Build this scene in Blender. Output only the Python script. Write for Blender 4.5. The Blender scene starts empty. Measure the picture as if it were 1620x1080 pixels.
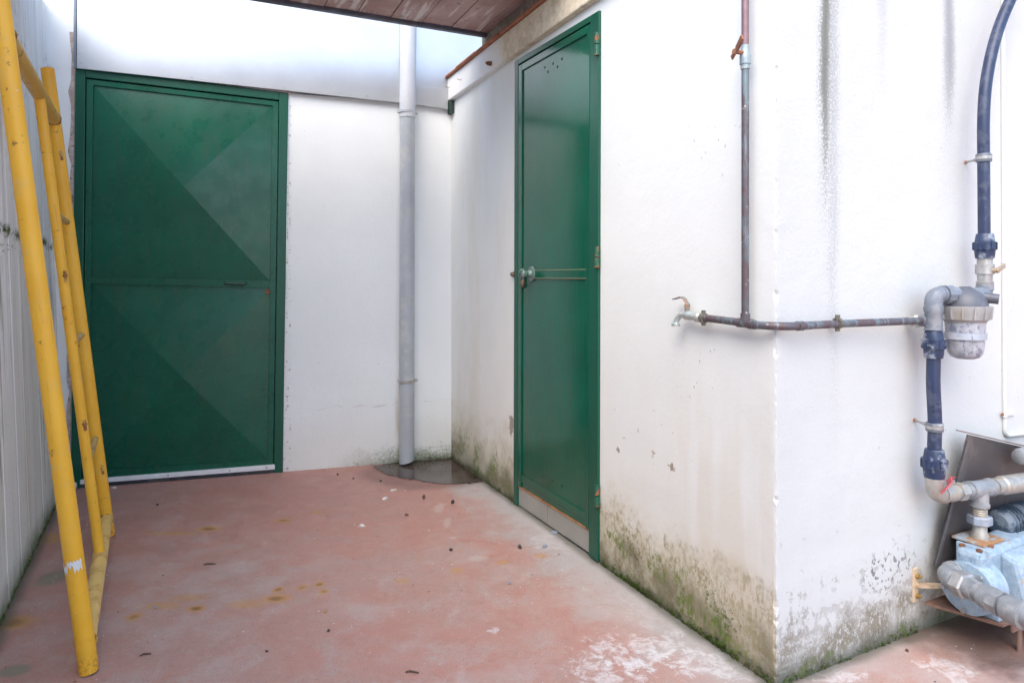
import bpy, bmesh, math, random
from mathutils import Vector, Matrix
random.seed(7)
R = math.radians
C = bpy.context.scene.collection
scene = bpy.context.scene

# ------------------------------------------------------------------ camera, world, sun, exposure
EYE = 1.05
cam_d = bpy.data.cameras.new('camera'); cam = bpy.data.objects.new('camera', cam_d); C.objects.link(cam)
cam.location = (0, 0, EYE); cam.rotation_euler = (R(90), 0, 0)
cam_d.sensor_width = 36; cam_d.lens = 24; cam_d.shift_y = -100/1620
cam_d.clip_start = .02; cam_d.clip_end = 500
scene.camera = cam
SUN_EL, SUN_AZ = 50, 202          # azimuth measured from +Y towards +X
w = bpy.data.worlds.new('World'); scene.world = w; w.use_nodes = True
nt = w.node_tree; bg = nt.nodes['Background']
sky = nt.nodes.new('ShaderNodeTexSky'); sky.sky_type = 'NISHITA'; sky.sun_disc = False
sky.sun_elevation = R(SUN_EL); sky.sun_rotation = R(SUN_AZ)
sky.air_density = 1.0; sky.dust_density = 2.0; sky.ozone_density = 1.0
nt.links.new(sky.outputs[0], bg.inputs[0]); bg.inputs[1].default_value = .15
sun_d = bpy.data.lights.new('sun', 'SUN'); sun = bpy.data.objects.new('sun', sun_d); C.objects.link(sun)
sun_d.energy = .75; sun_d.angle = R(60); sun_d.color = (1, .95, .86)
sd = Vector((math.sin(R(SUN_AZ))*math.cos(R(SUN_EL)), math.cos(R(SUN_AZ))*math.cos(R(SUN_EL)), math.sin(R(SUN_EL))))
sun.rotation_euler = sd.to_track_quat('Z', 'Y').to_euler()
scene.view_settings.view_transform = 'Standard'; scene.view_settings.look = 'None'
scene.view_settings.gamma = 1; scene.view_settings.exposure = 1.58
scene.cycles.max_bounces = 8; scene.cycles.diffuse_bounces = 5

# ------------------------------------------------------------------ measured frames of the place
FPX = 1080.0
def ray(x, y): return Vector(((x-810)/FPX, 1, (440-y)/FPX))
def floor_at(x, y, z=0):
    r = ray(x, y); p = r*((z-EYE)/r.z); return Vector((p.x, p.y, z))
class Frame:                       # u along a wall, off outward from it, z up
    def __init__(s, o, q, sign):
        t = q-o; t.z = 0; t.normalize()
        s.o, s.t, s.n = o.copy(), t, Vector((-t.y, t.x, 0))*sign
        y = Vector((-t.y, t.x, 0))
        s.M = Matrix(((t.x, y.x, 0, o.x), (t.y, y.y, 0, o.y), (0, 0, 1, 0), (0, 0, 0, 1)))
    def w(s, u, off, z): return s.o+s.t*u+s.n*off+Vector((0, 0, z))
    def uv(s, x, y, off=0):
        r = ray(x, y); o = s.o.copy(); d = (o.dot(s.n)+off)/r.dot(s.n); p = r*d
        return (p-o).dot(s.t), p.z+EYE
    def p(s, x, y, off=0):
        u, z = s.uv(x, y, off); return s.w(u, off, z)
    def at(s, u, off=0, z=0):      # the same axes with another origin
        m = s.M.copy(); m.translation = s.w(u, off, z); return m
cornerF, cornerB = floor_at(1228, 1088), floor_at(714, 725)
D = Frame(cornerF, cornerB, 1)                      # wall with the narrow door
F = Frame(cornerF, floor_at(1440, 1003), -1)        # wall with the filter and pump
B = Frame(cornerB, floor_at(113, 772), 1)           # back wall with the wide door
L = Frame(floor_at(0, 988), floor_at(86, 804), -1)  # grey wall on the left

# ------------------------------------------------------------------ mesh helpers
def obj(name, bm, mat, parent=None, M=None, smooth=False, bevel=0):
    me = bpy.data.meshes.new(name)
    bmesh.ops.recalc_face_normals(bm, faces=bm.faces)
    bm.to_mesh(me); bm.free()
    o = bpy.data.objects.new(name, me); C.objects.link(o)
    if M is None and parent is not None: M = parent['_m']
    if M is not None:
        M = MATS[M] if isinstance(M, str) else M
        me.transform(M.inverted())
        if parent is None: o.matrix_world = M
    if parent is not None: o.parent = parent
    if mat: me.materials.append(mat)
    if smooth:
        for p in me.polygons: p.use_smooth = True
        try:
            me.set_sharp_from_angle(angle=R(38))
        except Exception: pass
    if bevel:
        b = o.modifiers.new('bevel', 'BEVEL'); b.width = bevel; b.segments = 2; b.limit_method = 'ANGLE'; b.angle_limit = R(40)
    if parent is not None: PM[o.name] = parent['_m']; o['_m'] = parent['_m']
    return o
MATS, PM = {}, {}
def tag(o, label, cat, group=None, kind=None):
    if label: o['label'] = label
    if cat: o['category'] = cat
    if group: o['group'] = group
    if kind: o['kind'] = kind
    return o
def thing(name, M, label, cat, group=None):
    o = bpy.data.objects.new(name, None); C.objects.link(o); o.empty_display_size = .1
    o.matrix_world = M; MATS[o.name] = M.copy(); o['_m'] = o.name
    return tag(o, label, cat, group)
def T(v): return Matrix.Translation(v)
def face(bm, pts): return bm.faces.new([bm.verts.new(p) for p in pts])
def hexa(bm, p8):                  # 4 bottom + 4 top corners
    v = [bm.verts.new(p) for p in p8]
    for q in ((0, 1, 2, 3), (4, 5, 6, 7), (0, 1, 5, 4), (1, 2, 6, 5), (2, 3, 7, 6), (3, 0, 4, 7)):
        bm.faces.new([v[i] for i in q])
def fbox(bm, fr, u0, u1, o0, o1, z0, z1, lean=0):
    hexa(bm, [fr.w(u, o, z) for z in (z0, z1) for (u, o) in ((u0, o0), (u1, o0), (u1, o1), (u0, o1))])
def slab(bm, fr, quad, o0, o1):    # quad of (u,z) extruded from off o0 to o1
    a = [fr.w(u, o0, z) for u, z in quad]; b = [fr.w(u, o1, z) for u, z in quad]
    hexa(bm, a+b)
def basis(d):
    d = d.normalized(); a = Vector((0, 0, 1)) if abs(d.z) < .9 else Vector((1, 0, 0))
    x = d.cross(a).normalized(); return x, d.cross(x).normalized()
def tube(bm, pts, r, seg=14, caps=True):
    pts = [Vector(p) for p in pts]; rs = r if isinstance(r, (list, tuple)) else [r]*len(pts)
    rings = []; x = None
    for i, p in enumerate(pts):
        d = (pts[min(i+1, len(pts)-1)]-pts[max(i-1, 0)]).normalized()
        if x is None: x, y = basis(d)
        else:
            x = (x-d*x.dot(d)).normalized()
        y = d.cross(x).normalized()
        rings.append([bm.verts.new(p+(x*math.cos(2*math.pi*k/seg)+y*math.sin(2*math.pi*k/seg))*rs[i]) for k in range(seg)])
    for a, b in zip(rings, rings[1:]):
        for k in range(seg): bm.faces.new((a[k], a[(k+1) % seg], b[(k+1) % seg], b[k]))
    if caps:
        bm.faces.new(rings[0]); bm.faces.new(rings[-1])
def arc(p, c, q, n=8):             # quadratic bend from p to q with corner c
    p, c, q = Vector(p), Vector(c), Vector(q)
    return [(1-t)**2*p+2*t*(1-t)*c+t*t*q for t in [i/n for i in range(n+1)]]
def spline(pts, n=10):
    pts = [Vector(p) for p in pts]; P = [2*pts[0]-pts[1]]+pts+[2*pts[-1]-pts[-2]]; out = []
    for i in range(1, len(P)-2):
        for k in range(n):
            t = k/n; a, b, c, d = P[i-1:i+3]
            out.append(.5*((2*b)+(c-a)*t+(2*a-5*b+4*c-d)*t*t+(3*b-a-3*c+d)*t**3))
    return out+[pts[-1]]
def lathe(bm, o, d, prof, seg=24, caps=True):   # prof: (distance along d, radius)
    d = d.normalized(); x, y = basis(d); rings = []
    for h, r in prof:
        rings.append([bm.verts.new(o+d*h+(x*math.cos(2*math.pi*k/seg)+y*math.sin(2*math.pi*k/seg))*max(r, 1e-4)) for k in range(seg)])
    for a, b in zip(rings, rings[1:]):
        for k in range(seg): bm.faces.new((a[k], a[(k+1) % seg], b[(k+1) % seg], b[k]))
    if caps: bm.faces.new(rings[0]); bm.faces.new(rings[-1])
def coupling(bm, o, d, l, r, ribs=10):          # ribbed compression nut with conical ends
    lathe(bm, o, d, [(0, r*.78), (.12*l, r*.84), (.33*l, r*.88), (.34*l, r), (.66*l, r), (.67*l, r*.86), (.97*l, r*.74), (l, r*.7)], 28)
    d = d.normalized(); x, y = basis(d)
    for k in range(ribs):
        a = 2*math.pi*k/ribs; c = x*math.cos(a)+y*math.sin(a); e = d.cross(c)
        p = o+d*(.36*l)+c*r*.97
        hexa(bm, [p+e*s*r*.09+c*q*r*.09+d*h for h in (0, l*.28) for s, q in ((-1, 0), (1, 0), (1, 1), (-1, 1))])
def bolt(bm, o, d, r, l): lathe(bm, o, d, [(0, r), (l, r)], 6)

# ------------------------------------------------------------------ material helpers
class Mat:
    def __init__(s, name, **kw):
        s.m = bpy.data.materials.new(name); s.m.use_nodes = True; s.t = s.m.node_tree
        s.b = s.t.nodes['Principled BSDF']; s.tc = s.new('ShaderNodeTexCoord'); s.co = s.tc.outputs['Object']
        s._xyz = None
        for k, v in kw.items(): s.set(k, v)
    def new(s, t): return s.t.nodes.new(t)
    def link(s, a, b):
        if hasattr(a, 'is_output'): s.t.links.new(a, b)
        else:
            if isinstance(a, tuple) and len(a) == 3 and b.type == 'RGBA': a = (*a, 1)
            b.default_value = a
    def set(s, k, v): s.link(v, s.b.inputs[{'color': 'Base Color', 'rough': 'Roughness', 'metal': 'Metallic', 'spec': 'Specular IOR Level', 'coat': 'Coat Weight', 'normal': 'Normal'}.get(k, k)])
    def xyz(s):
        if not s._xyz:
            n = s.new('ShaderNodeSeparateXYZ'); s.link(s.co, n.inputs[0]); s._xyz = n.outputs
        return s._xyz
    def scaled(s, v, co=None):
        n = s.new('ShaderNodeVectorMath'); n.operation = 'MULTIPLY'; s.link(co or s.co, n.inputs[0]); n.inputs[1].default_value = v; return n.outputs[0]
    def noise(s, scale, det=4, rough=.55, co=None, dist=0):
        n = s.new('ShaderNodeTexNoise'); s.link(co or s.co, n.inputs['Vector'])
        n.inputs['Scale'].default_value = scale; n.inputs['Detail'].default_value = det; n.inputs['Roughness'].default_value = rough; n.inputs['Distortion'].default_value = dist
        return n.outputs[0]
    def vor(s, scale, co=None, feature='F1', out=0):
        n = s.new('ShaderNodeTexVoronoi'); n.feature = feature; s.link(co or s.co, n.inputs['Vector']); n.inputs['Scale'].default_value = scale; return n.outputs[out]
    def m_(s, op, a, b=0.0, c=None, clamp=False):
        n = s.new('ShaderNodeMath'); n.operation = op; n.use_clamp = clamp; s.link(a, n.inputs[0]); s.link(b, n.inputs[1])
        if c is not None: s.link(c, n.inputs[2])
        return n.outputs[0]
    def add(s, a, b): return s.m_('ADD', a, b)
    def sub(s, a, b): return s.m_('SUBTRACT', a, b)
    def mul(s, *a):
        r = a[0]
        for x in a[1:]: r = s.m_('MULTIPLY', r, x)
        return r
    def mx(s, *a):
        r = a[0]
        for x in a[1:]: r = s.m_('MAXIMUM', r, x)
        return r
    def ss(s, x, lo, hi, a=0.0, b=1.0):
        n = s.new('ShaderNodeMapRange'); n.interpolation_type = 'SMOOTHSTEP'; s.link(x, n.inputs[0])
        if lo > hi: lo, hi, a, b = hi, lo, b, a
        n.inputs[1].default_value = lo; n.inputs[2].default_value = hi; n.inputs[3].default_value = a; n.inputs[4].default_value = b; return n.outputs[0]
    def mix(s, f, a, b, blend='MIX'):
        n = s.new('ShaderNodeMix'); n.data_type = 'RGBA'; n.blend_type = blend
        s.link(f, n.inputs[0]); s.link(a, n.inputs[6]); s.link(b, n.inputs[7]); return n.outputs[2]
    def bump(s, h, strength=.3, dist=.01, normal=None):
        n = s.new('ShaderNodeBump'); n.inputs['Strength'].default_value = strength; n.inputs['Distance'].default_value = dist
        s.link(h, n.inputs['Height'])
        if normal: s.link(normal, n.inputs['Normal'])
        return n.outputs[0]
    def win(s, x, a, b, e):        # 1 between a and b with soft edges
        return s.mul(s.ss(x, a-e, a+e), s.ss(x, b-e, b+e, 1, 0)) if True else None
    def spot(s, c, r, wob=None, lo=.55, hi=1.05):   # soft ellipse round c
        n = s.new('ShaderNodeVectorMath'); n.operation = 'SUBTRACT'; s.link(s.co, n.inputs[0]); n.inputs[1].default_value = c
        k = s.scaled((1/r[0], 1/r[1], 1/r[2]), n.outputs[0])
        l = s.new('ShaderNodeVectorMath'); l.operation = 'LENGTH'; s.link(k, l.inputs[0])
        v = l.outputs[1]
        if wob is not None: v = s.add(v, wob)
        return s.ss(v, lo, hi, 1, 0)

def plain(name, col, rough=.5, metal=0, var=.12, scale=30, bump=.05, dirt=None, dirt_amt=.5, dscale=12):
    m = Mat(name, rough=rough, metal=metal)
    n = m.noise(scale, 5, .6); c = m.mix(m.ss(n, .3, .7), tuple(x*(1-var) for x in col), tuple(min(1, x*(1+var)) for x in col))
    if dirt:
        d = m.noise(dscale, 6, .65); k = m.ss(d, .5, .62, 0, dirt_amt); c = m.mix(k, c, dirt)
        m.set('rough', m.ss(k, 0, 1, rough, min(1, rough+.3)))
    m.set('color', c)
    if bump: m.set('normal', m.bump(m.noise(scale*3, 4), bump, .004))
    return m.m

# --- plaster walls
def plaster_base(m, white, coarse=90, amt=.35):
    n1 = m.noise(coarse, 4, .6); n2 = m.noise(14, 4, .5); n3 = m.noise(2.2, 3, .5)
    h = m.add(m.mul(n1, .22), m.add(m.mul(n2, .45), m.mul(m.noise(5, 4, .6), .7)))
    c = m.mix(m.ss(n3, .3, .7), tuple(x*.95 for x in white), white)
    specks = m.mul(m.ss(m.vor(34, m.scaled((1, 1, .55))), .085, .05), m.ss(m.noise(5, 2), .54, .66))
    c = m.mix(m.mul(specks, .55), c, (.2, .19, .17))
    return c, h
def mat_wall_door():
    m = Mat('plaster_narrow_door_wall', rough=.85); u, y, z = m.xyz()
    c, h = plaster_base(m, (.79, .81, .79))
    wob = m.noise(5, 5, .6); fine = m.noise(60, 5, .7, m.scaled((1, 1, .6)))
    zz = m.add(z, m.mul(m.sub(wob, .5), -.30))
    # warm tide of damp above the base
    tide = m.ss(zz, .52, .12); c = m.mix(m.mul(tide, .42), c, (.66, .60, .47))
    old = m.mul(m.ss(m.noise(2.5, 4, .6, m.scaled((1.6, 1, .4))), .46, .7), .35); c = m.mix(m.mul(old, m.ss(u, 1.55, 1.8, .3, 1)), c, (.62, .57, .45))
    # mildew : stronger near the corner
    near = m.ss(u, .95, .55)
    fine2 = m.noise(34, 6, .75, m.scaled((1, 1, .55))); clump = m.noise(7, 5, .65); mil = m.mul(m.ss(m.add(m.add(zz, m.mul(m.sub(fine2, .5), .6)), m.mul(m.sub(clump, .5), .5)), .27, .12), m.ss(fine, .42, .56), m.ss(clump, .34, .5, .35, 1))
    mil = m.mul(mil, m.ss(u, 1.0, .82, .30, 1)); soft = m.mul(m.ss(m.add(zz, m.mul(m.sub(m.noise(11, 5, .65), .5), .5)), .36, .08), m.ss(u, 1.2, 1.4)); c = m.mix(m.mul(soft, .42), c, (.42, .39, .22))
    c = m.mix(m.mul(mil, .8), c, (.24, .185, .09)); yel = m.mul(m.ss(m.add(zz, m.mul(m.sub(clump, .5), .4)), .34, .12), m.ss(u, 1.0, .8), .45); c = m.mix(yel, c, (.46, .40, .24))
    grime = m.ss(m.add(zz, m.mul(m.sub(fine, .5), .2)), .17, .03); c = m.mix(m.mul(grime, m.ss(clump, .35, .6, .35, .85)), c, (.13, .115, .06))
    gz = m.noise(9, 4, .6); moss = m.mul(m.ss(gz, .46, .60), m.ss(fine, .42, .56), m.ss(m.add(z, m.mul(m.sub(fine2, .5), .3)), .24, .09), m.ss(u, .02, .12))
    c = m.mix(m.mul(moss, .85), c, (.10, .17, .012))
    base = m.ss(m.add(z, m.mul(m.sub(wob, .5), .08)), .05, .0); c = m.mix(m.mul(base, .8), c, (.05, .055, .03))
    # chipped spots : knocked plaster
    chips = m.mul(m.ss(m.noise(16, 4, .6, m.scaled((1, 1, 1.6))), .64, .67), m.win(z, .42, .62, .06), m.win(u, .3, .85, .1))
    c = m.mix(m.mul(chips, .7), c, (.42, .36, .26))
    cr = m.spot((1.62, 0, .36), (.045, .5, .09), m.mul(m.sub(m.noise(30, 4), .5), 1.8), .4, .6); c = m.mix(m.mul(cr, .8), c, (.25, .2, .15))
    for px, py, ru, rz in ((1062, 738, .03, .018), (978, 712, .018, .02)):
        uu, zz2 = D.uv(px, py); k = m.spot((uu, 0, zz2), (ru, .3, rz), m.mul(m.sub(m.noise(70, 4), .5), 2.2), .4, .6); c = m.mix(m.mul(k, .85), c, (.27, .22, .15))
    # damp stain under the tap and pipe
    tapst = m.mul(m.win(u, .0, .42, .06), m.ss(z, .93, .45), m.ss(z, .935, .925), m.ss(m.noise(12, 3, .5, m.scaled((1, 1, .12))), .42, .62))
    c = m.mix(m.mul(tapst, .22), c, (.6, .5, .33))
    sp2 = m.mul(m.ss(m.vor(70, m.scaled((1, 1, .5))), .2, .1), m.spot((.31, 0, .78), (.13, .5, .14), m.mul(m.sub(wob, .5), 1.2)), m.ss(m.noise(40, 2), .5, .6))
    c = m.mix(m.mul(sp2, .8), c, (.2, .14, .1))
    sp3 = m.mul(m.ss(m.vor(60, m.scaled((1, 1, .5))), .2, .1), m.spot((.25, 0, 1.45), (.14, .5, .16), m.mul(m.sub(wob, .5), 1.2)), m.ss(m.noise(40, 2), .5, .6))
    c = m.mix(m.mul(sp3, .6), c, (.3, .3, .32))
    rl = m.mul(m.ss(m.noise(38, 3, .6, m.scaled((1, 1, .25))), .66, .7), m.win(u, .2, .6, .05), m.win(z, .3, .5, .05)); c = m.mix(m.mul(rl, .5), c, (.7, .36, .14))
    hb = m.sub(h, m.mul(mil, .25)); hb = m.sub(hb, m.mul(chips, .8))
    m.set('color', c); m.set('normal', m.bump(hb, .22, .012)); return m.m
def mat_wall_front():
    m = Mat('plaster_filter_wall', rough=.85); u, y, z = m.xyz()
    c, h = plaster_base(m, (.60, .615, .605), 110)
    wob = m.noise(6, 5, .6); fine = m.noise(75, 5, .75, m.scaled((1, 1, .6))); grain = m.noise(140, 3, .7)
    def streak(u0, wd, z0, z1, col, amt, gr):
        nonlocal c
        d = m.m_('ABSOLUTE', m.add(m.sub(u, u0), m.mul(m.sub(m.noise(5, 3, .6, m.scaled((1, 1, .5))), .5), .06)))
        core = m.mul(m.ss(d, wd, 0), m.ss(z, z0, z1))
        k = m.mul(core, m.ss(m.add(grain, m.mul(core, gr)), .5, .72)); c = m.mix(m.mul(k, amt), c, col)
    streak(.195, .085, .75, 1.75, (.36, .37, .35), .7, .22)
    streak(.187, .026, 1.12, 1.7, (.07, .065, .055), .9, .42)
    streak(.185, .05, 1.0, 1.75, (.22, .23, .2), .8, .22)
    streak(.225, .05, .2, 1.4, (.36, .37, .37), .6, .18)
    streak(.43, .06, 1.35, 1.95, (.38, .385, .39), .6, .24)
    streak(.40, .1, .8, 1.5, (.6, .62, .66), .4, .1)
    streak(.755, .06, 1.35, 1.75, (.27, .275, .285), .85, .3)
    # peeled paint above the base : bare grey render
    zz = m.add(z, m.mul(m.sub(wob, .5), -.42))
    peel = m.mul(m.ss(m.add(m.noise(24, 7, .7), m.ss(zz, .04, .36, .06, -.12)), .53, .545), m.ss(zz, .40, .34))
    c = m.mix(m.mul(peel, m.ss(m.noise(4, 3), .4, .6, .35, .85)), c, (.38, .365, .34))
    fl = m.mul(m.ss(m.noise(42, 4, .6), .56, .6), m.spot((.47, 0, .21), (.16, .5, .07), m.mul(m.sub(wob, .5), .9))); c = m.mix(m.mul(fl, .8), c, (.16, .15, .14))
    grey = m.mul(m.ss(m.noise(3, 5, .65), .45, .68), m.ss(z, .9, .2), m.ss(u, .05, .12)); c = m.mix(m.mul(grey, .42), c, (.55, .55, .54))
    mil = m.mul(m.ss(m.add(zz, m.mul(m.sub(fine, .5), .4)), .17, .08), m.ss(fine, .40, .5)); c = m.mix(m.mul(mil, m.ss(m.noise(8, 5, .65), .38, .6, .3, .85)), c, (.20, .175, .125))
    base = m.ss(m.add(z, m.mul(m.sub(wob, .5), .1)), .08, .0); c = m.mix(m.mul(base, .85), c, (.065, .068, .045))
    moss = m.mul(m.ss(m.noise(16, 5, .7), .52, .64), m.ss(z, .08, .03)); c = m.mix(m.mul(moss, .7), c, (.09, .13, .03))
    m.set('color', c)
    hb = m.sub(h, m.mul(peel, .9)); hb = m.sub(hb, m.mul(fl, .8))
    m.set('normal', m.bump(hb, .4, .012)); return m.m
def mat_wall_back():
    m = Mat('plaster_back_wall', rough=.85); u, y, z = m.xyz()
    c, h = plaster_base(m, (.82, .85, .845), 80)
    wob = m.noise(6, 5, .6); fine = m.noise(60, 5, .7)
    zz = m.add(z, m.mul(m.sub(wob, .5), -.16))
    tide = m.ss(zz, .4, .1); c = m.mix(m.mul(tide, .3), c, (.68, .62, .5))
    mil = m.mul(m.ss(m.add(zz, m.mul(m.sub(fine, .5), .2)), .1, .0), m.ss(u, .75, .2)); c = m.mix(m.mul(mil, .85), c, (.14, .16, .07))
    pipest = m.mul(m.win(u, .3, .325, .012), m.ss(z, .9, .2), m.ss(m.noise(20, 3, .6, m.scaled((1, 1, .2))), .4, .6)); c = m.mix(m.mul(pipest, .4), c, (.45, .38, .25))
    crack = m.mul(m.ss(m.m_('ABSOLUTE', m.sub(z, m.add(.33, m.mul(m.sub(m.noise(7, 3), .5), .1)))), .006, .0), m.win(u, .1, .85, .03), m.ss(m.noise(9, 2), .45, .6)); c = m.mix(m.mul(crack, .25), c, (.45, .4, .32))
    edge = m.mul(m.ss(m.noise(50, 3, .6), .58, .63), m.win(u, .89, .93, .004)); c = m.mix(m.mul(edge, .7), c, (.33, .22, .16))
    m.set('color', c); m.set('normal', m.bump(m.sub(h, m.mul(crack, .6)), .3, .012)); return m.m
def mat_wall_left():
    m = Mat('weathered_grey_render', rough=.85); u, y, z = m.xyz()
    fl_ = m.scaled((1, 1, .05)); st = m.noise(9, 5, .65, fl_); st2 = m.noise(34, 4, .6, fl_)
    c = m.mix(m.ss(st, .35, .65), (.74, .75, .74), (.88, .88, .87))
    c = m.mix(m.mul(m.ss(st2, .52, .68), .4), c, (.5, .5, .49))
    brn = m.mul(m.ss(m.noise(16, 5, .7, fl_), .53, .64), m.ss(m.add(z, m.mul(m.sub(st, .5), 1.2)), 1.9, 1.0)); c = m.mix(m.mul(brn, .5), c, (.46, .43, .34)); low = m.ss(m.add(z, m.mul(m.sub(st, .5), .9)), 1.3, .5); c = m.mix(m.mul(low, .45), c, (.66, .65, .57))
    dk = m.mul(m.ss(st2, .55, .63), m.ss(z, 1.25, 1.15), m.ss(st, .5, .6)); c = m.mix(m.mul(dk, .7), c, (.17, .17, .14))
    n = m.noise(11, 5, .7); ln = m.m_('ABSOLUTE', m.add(m.sub(z, 1.21), m.mul(m.sub(m.noise(4, 4), .5), .08)))
    mossy = m.mul(m.ss(ln, .035, .0), m.ss(n, .42, .55)); c = m.mix(mossy, c, (.075, .10, .03))
    blk = m.mul(m.ss(m.noise(26, 5, .7, m.scaled((1, 1, .3))), .6, .68), m.win(z, 1.6, 2.2, .1)); c = m.mix(m.mul(blk, .7), c, (.16, .17, .17))
    base = m.mul(m.ss(m.add(z, m.mul(m.sub(n, .5), .12)), .12, .02), .7); c = m.mix(base, c, (.22, .24, .17))
    grn = m.mul(m.ss(m.add(z, m.mul(m.sub(n, .5), .14)), .05, .0), .8); c = m.mix(grn, c, (.12, .17, .07))
    m.set('color', c)
    m.set('normal', m.bump(m.add(m.mul(st2, .6), m.mul(m.noise(70, 4), .3)), .4, .012)); return m.m

def mat_floor():
    m = Mat('worn_red_concrete'); x, y, z = m.xyz()
    n1 = m.noise(1.6, 6, .6); n2 = m.noise(7, 6, .65, dist=.4); n3 = m.noise(60, 4, .7); n4 = m.noise(240, 3, .7)
    c = m.mix(m.ss(n1, .35, .65), (.48, .23, .175), (.44, .275, .23))
    c = m.mix(m.mul(m.ss(n2, .46, .66), .6), c, (.43, .34, .30))
    c = m.mix(m.mul(m.ss(n3, .45, .62), .4), c, (.46, .215, .165))
    n5 = m.noise(24, 8, .75, dist=.8); c = m.mix(m.mul(m.ss(n5, .54, .66), .35), c, (.48, .40, .36)); c = m.mix(m.mul(m.ss(n5, .44, .34), .4), c, (.38, .18, .145))
    c = m.mix(m.mul(m.ss(n4, .56, .68), .45), c, (.22, .13, .11)); c = m.mix(m.mul(m.ss(n4, .42, .34), .35), c, (.62, .49, .44))
    sw = m.noise(5, 7, .7, m.scaled((1, .35, 1)), 1.2); c = m.mix(m.mul(m.ss(sw, .60, .68), .16), c, (.6, .52, .47))
    vd = m.new('ShaderNodeTexVoronoi'); vd.feature = 'DISTANCE_TO_EDGE'; vd.inputs['Scale'].default_value = 1.7
    vw = m.new('ShaderNodeVectorMath'); vw.operation = 'ADD'; nc = m.new('ShaderNodeTexNoise'); nc.inputs['Scale'].default_value = 5; nc.inputs['Detail'].default_value = 6; m.link(m.co, nc.inputs['Vector'])
    m.link(m.co, vw.inputs[0]); m.link(m.scaled((.35, .35, 0), nc.outputs['Color']), vw.inputs[1]); m.link(vw.outputs[0], vd.inputs['Vector'])
    hair = m.mul(m.ss(vd.outputs[0], .006, .001), m.ss(m.noise(1.8, 3), .5, .58)); c = m.mix(m.mul(hair, .12), c, (.25, .14, .115))
    back = m.ss(y, 2.3, 3.6); c = m.mix(m.mul(back, .5), c, (.48, .22, .175))
    # faded bluish-grey wear in the far half and along the building
    def offw(p, nrm):
        d = m.new('ShaderNodeVectorMath'); d.operation = 'DOT_PRODUCT'; s_ = m.new('ShaderNodeVectorMath'); s_.operation = 'SUBTRACT'
        m.link(m.co, s_.inputs[0]); s_.inputs[1].default_value = (p.x, p.y, 0); m.link(s_.outputs[0], d.inputs[0]); d.inputs[1].default_value = nrm; return d.outputs['Value']
    offD = offw(D.o, D.n); uD = offw(D.o, D.t); offF = offw(F.o, F.n); offL = offw(L.o, L.n)
    g = m.mul(m.ss(m.add(offD, m.mul(m.sub(n2, .5), .55)), .30, .04), m.ss(uD, -.1, .1)); c = m.mix(m.mul(g, .85), c, (.46, .445, .43))
    g2 = m.mul(m.ss(m.noise(2.6, 5, .6), .5, .66), m.ss(y, 3.0, 2.2), .55); c = m.mix(g2, c, (.47, .39, .36))
    # whitish worn patches (paint gone, cement laitance)
    wn = m.noise(26, 7, .72, dist=.5)
    for (px, py, rx, ry, am) in ((880, 852, .16, .2, .5), (1010, 1030, .22, .14, .95), (1130, 1050, .25, .12, 1), (960, 1060, .14, .1, .9), (740, 770, .1, .1, .35), (780, 995, .03, .03, .9), (1320, 1065, .14, .09, .9), (1500, 1060, .1, .1, .8), (1040, 960, .2, .2, .35)):
        p = floor_at(px, py); k = m.spot((p.x, p.y, 0), (rx, ry, 1), m.mul(m.sub(n2, .5), 1.3), .3, 1.1)
        k = m.mul(m.ss(m.add(wn, m.mul(k, .2)), .60, .76), m.ss(k, .02, .2), m.ss(n3, .3, .6, .45, 1)); c = m.mix(m.mul(k, am*.75), c, (.70, .68, .67))
    # pale bare-cement repair lick
    for (px, py, rx, ry) in ((695, 803, .03, .10), (708, 825, .02, .08), (572, 832, .03, .02), (716, 850, .022, .02), (755, 882, .05, .04), (720, 772, .1, .04)):
        p = floor_at(px, py); k = m.spot((p.x, p.y, 0), (rx, ry, 1), m.add(m.mul(m.sub(n2, .5), 1.6), m.mul(m.sub(n3, .5), .8)), .3, 1.0); c = m.mix(m.mul(k, .38), c, (.58, .51, .45))
    # rust marks
    for (px, py, rx, ry, dk) in ((212, 975, .022, .022, .7), (310, 962, .03, .02, 1), (437, 946, .045, .025, 1), (440, 932, .02, .02, 1), (478, 929, .02, .02, .6), (505, 924, .018, .02, 1), (512, 935, .017, .016, .7), (255, 958, .06, .022, .35), (390, 955, .06, .025, .3), (300, 945, .06, .02, .3), (330, 836, .05, .025, .9), (448, 823, .035, .02, .7), (270, 843, .11, .02, .35), (20, 985, .06, .04, .8), (90, 850, .1, .05, .5), (722, 902, .022, .02, .5), (794, 889, .02, .018, .45), (856, 879, .022, .02, .4), (636, 918, .03, .02, .25), (500, 810, .03, .02, .4)):
        p = floor_at(px, py); wb = m.mul(m.sub(n3, .5), .9)
        k = m.spot((p.x, p.y, 0), (rx*1.35, ry*1.6, 1), wb, .3, 1.1); c = m.mix(m.mul(k, .75*min(1, dk+.3)), c, (.52, .27, .07))
        if dk > .55: k = m.spot((p.x, p.y, 0), (rx*.8, ry*.9, 1), wb, .3, 1.0); c = m.mix(m.mul(k, .7*dk), c, (.20, .085, .025))
    # green algae patches by the left wall, dirt along the walls
    for (px, py, rx, ry) in ((88, 912, .07, .09), (22, 1060, .05, .04)):
        p = floor_at(px, py); k = m.spot((p.x, p.y, 0), (rx, ry, 1), m.mul(m.sub(n2, .5), 1.2), .4, 1.0); c = m.mix(m.mul(k, .7), c, (.2, .22, .14))
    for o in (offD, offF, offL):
        k = m.mul(m.ss(m.add(m.m_('ABSOLUTE', o), m.mul(m.sub(n2, .5), .05)), .045, .005), .75); c = m.mix(k, c, (.12, .12, .085))
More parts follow.
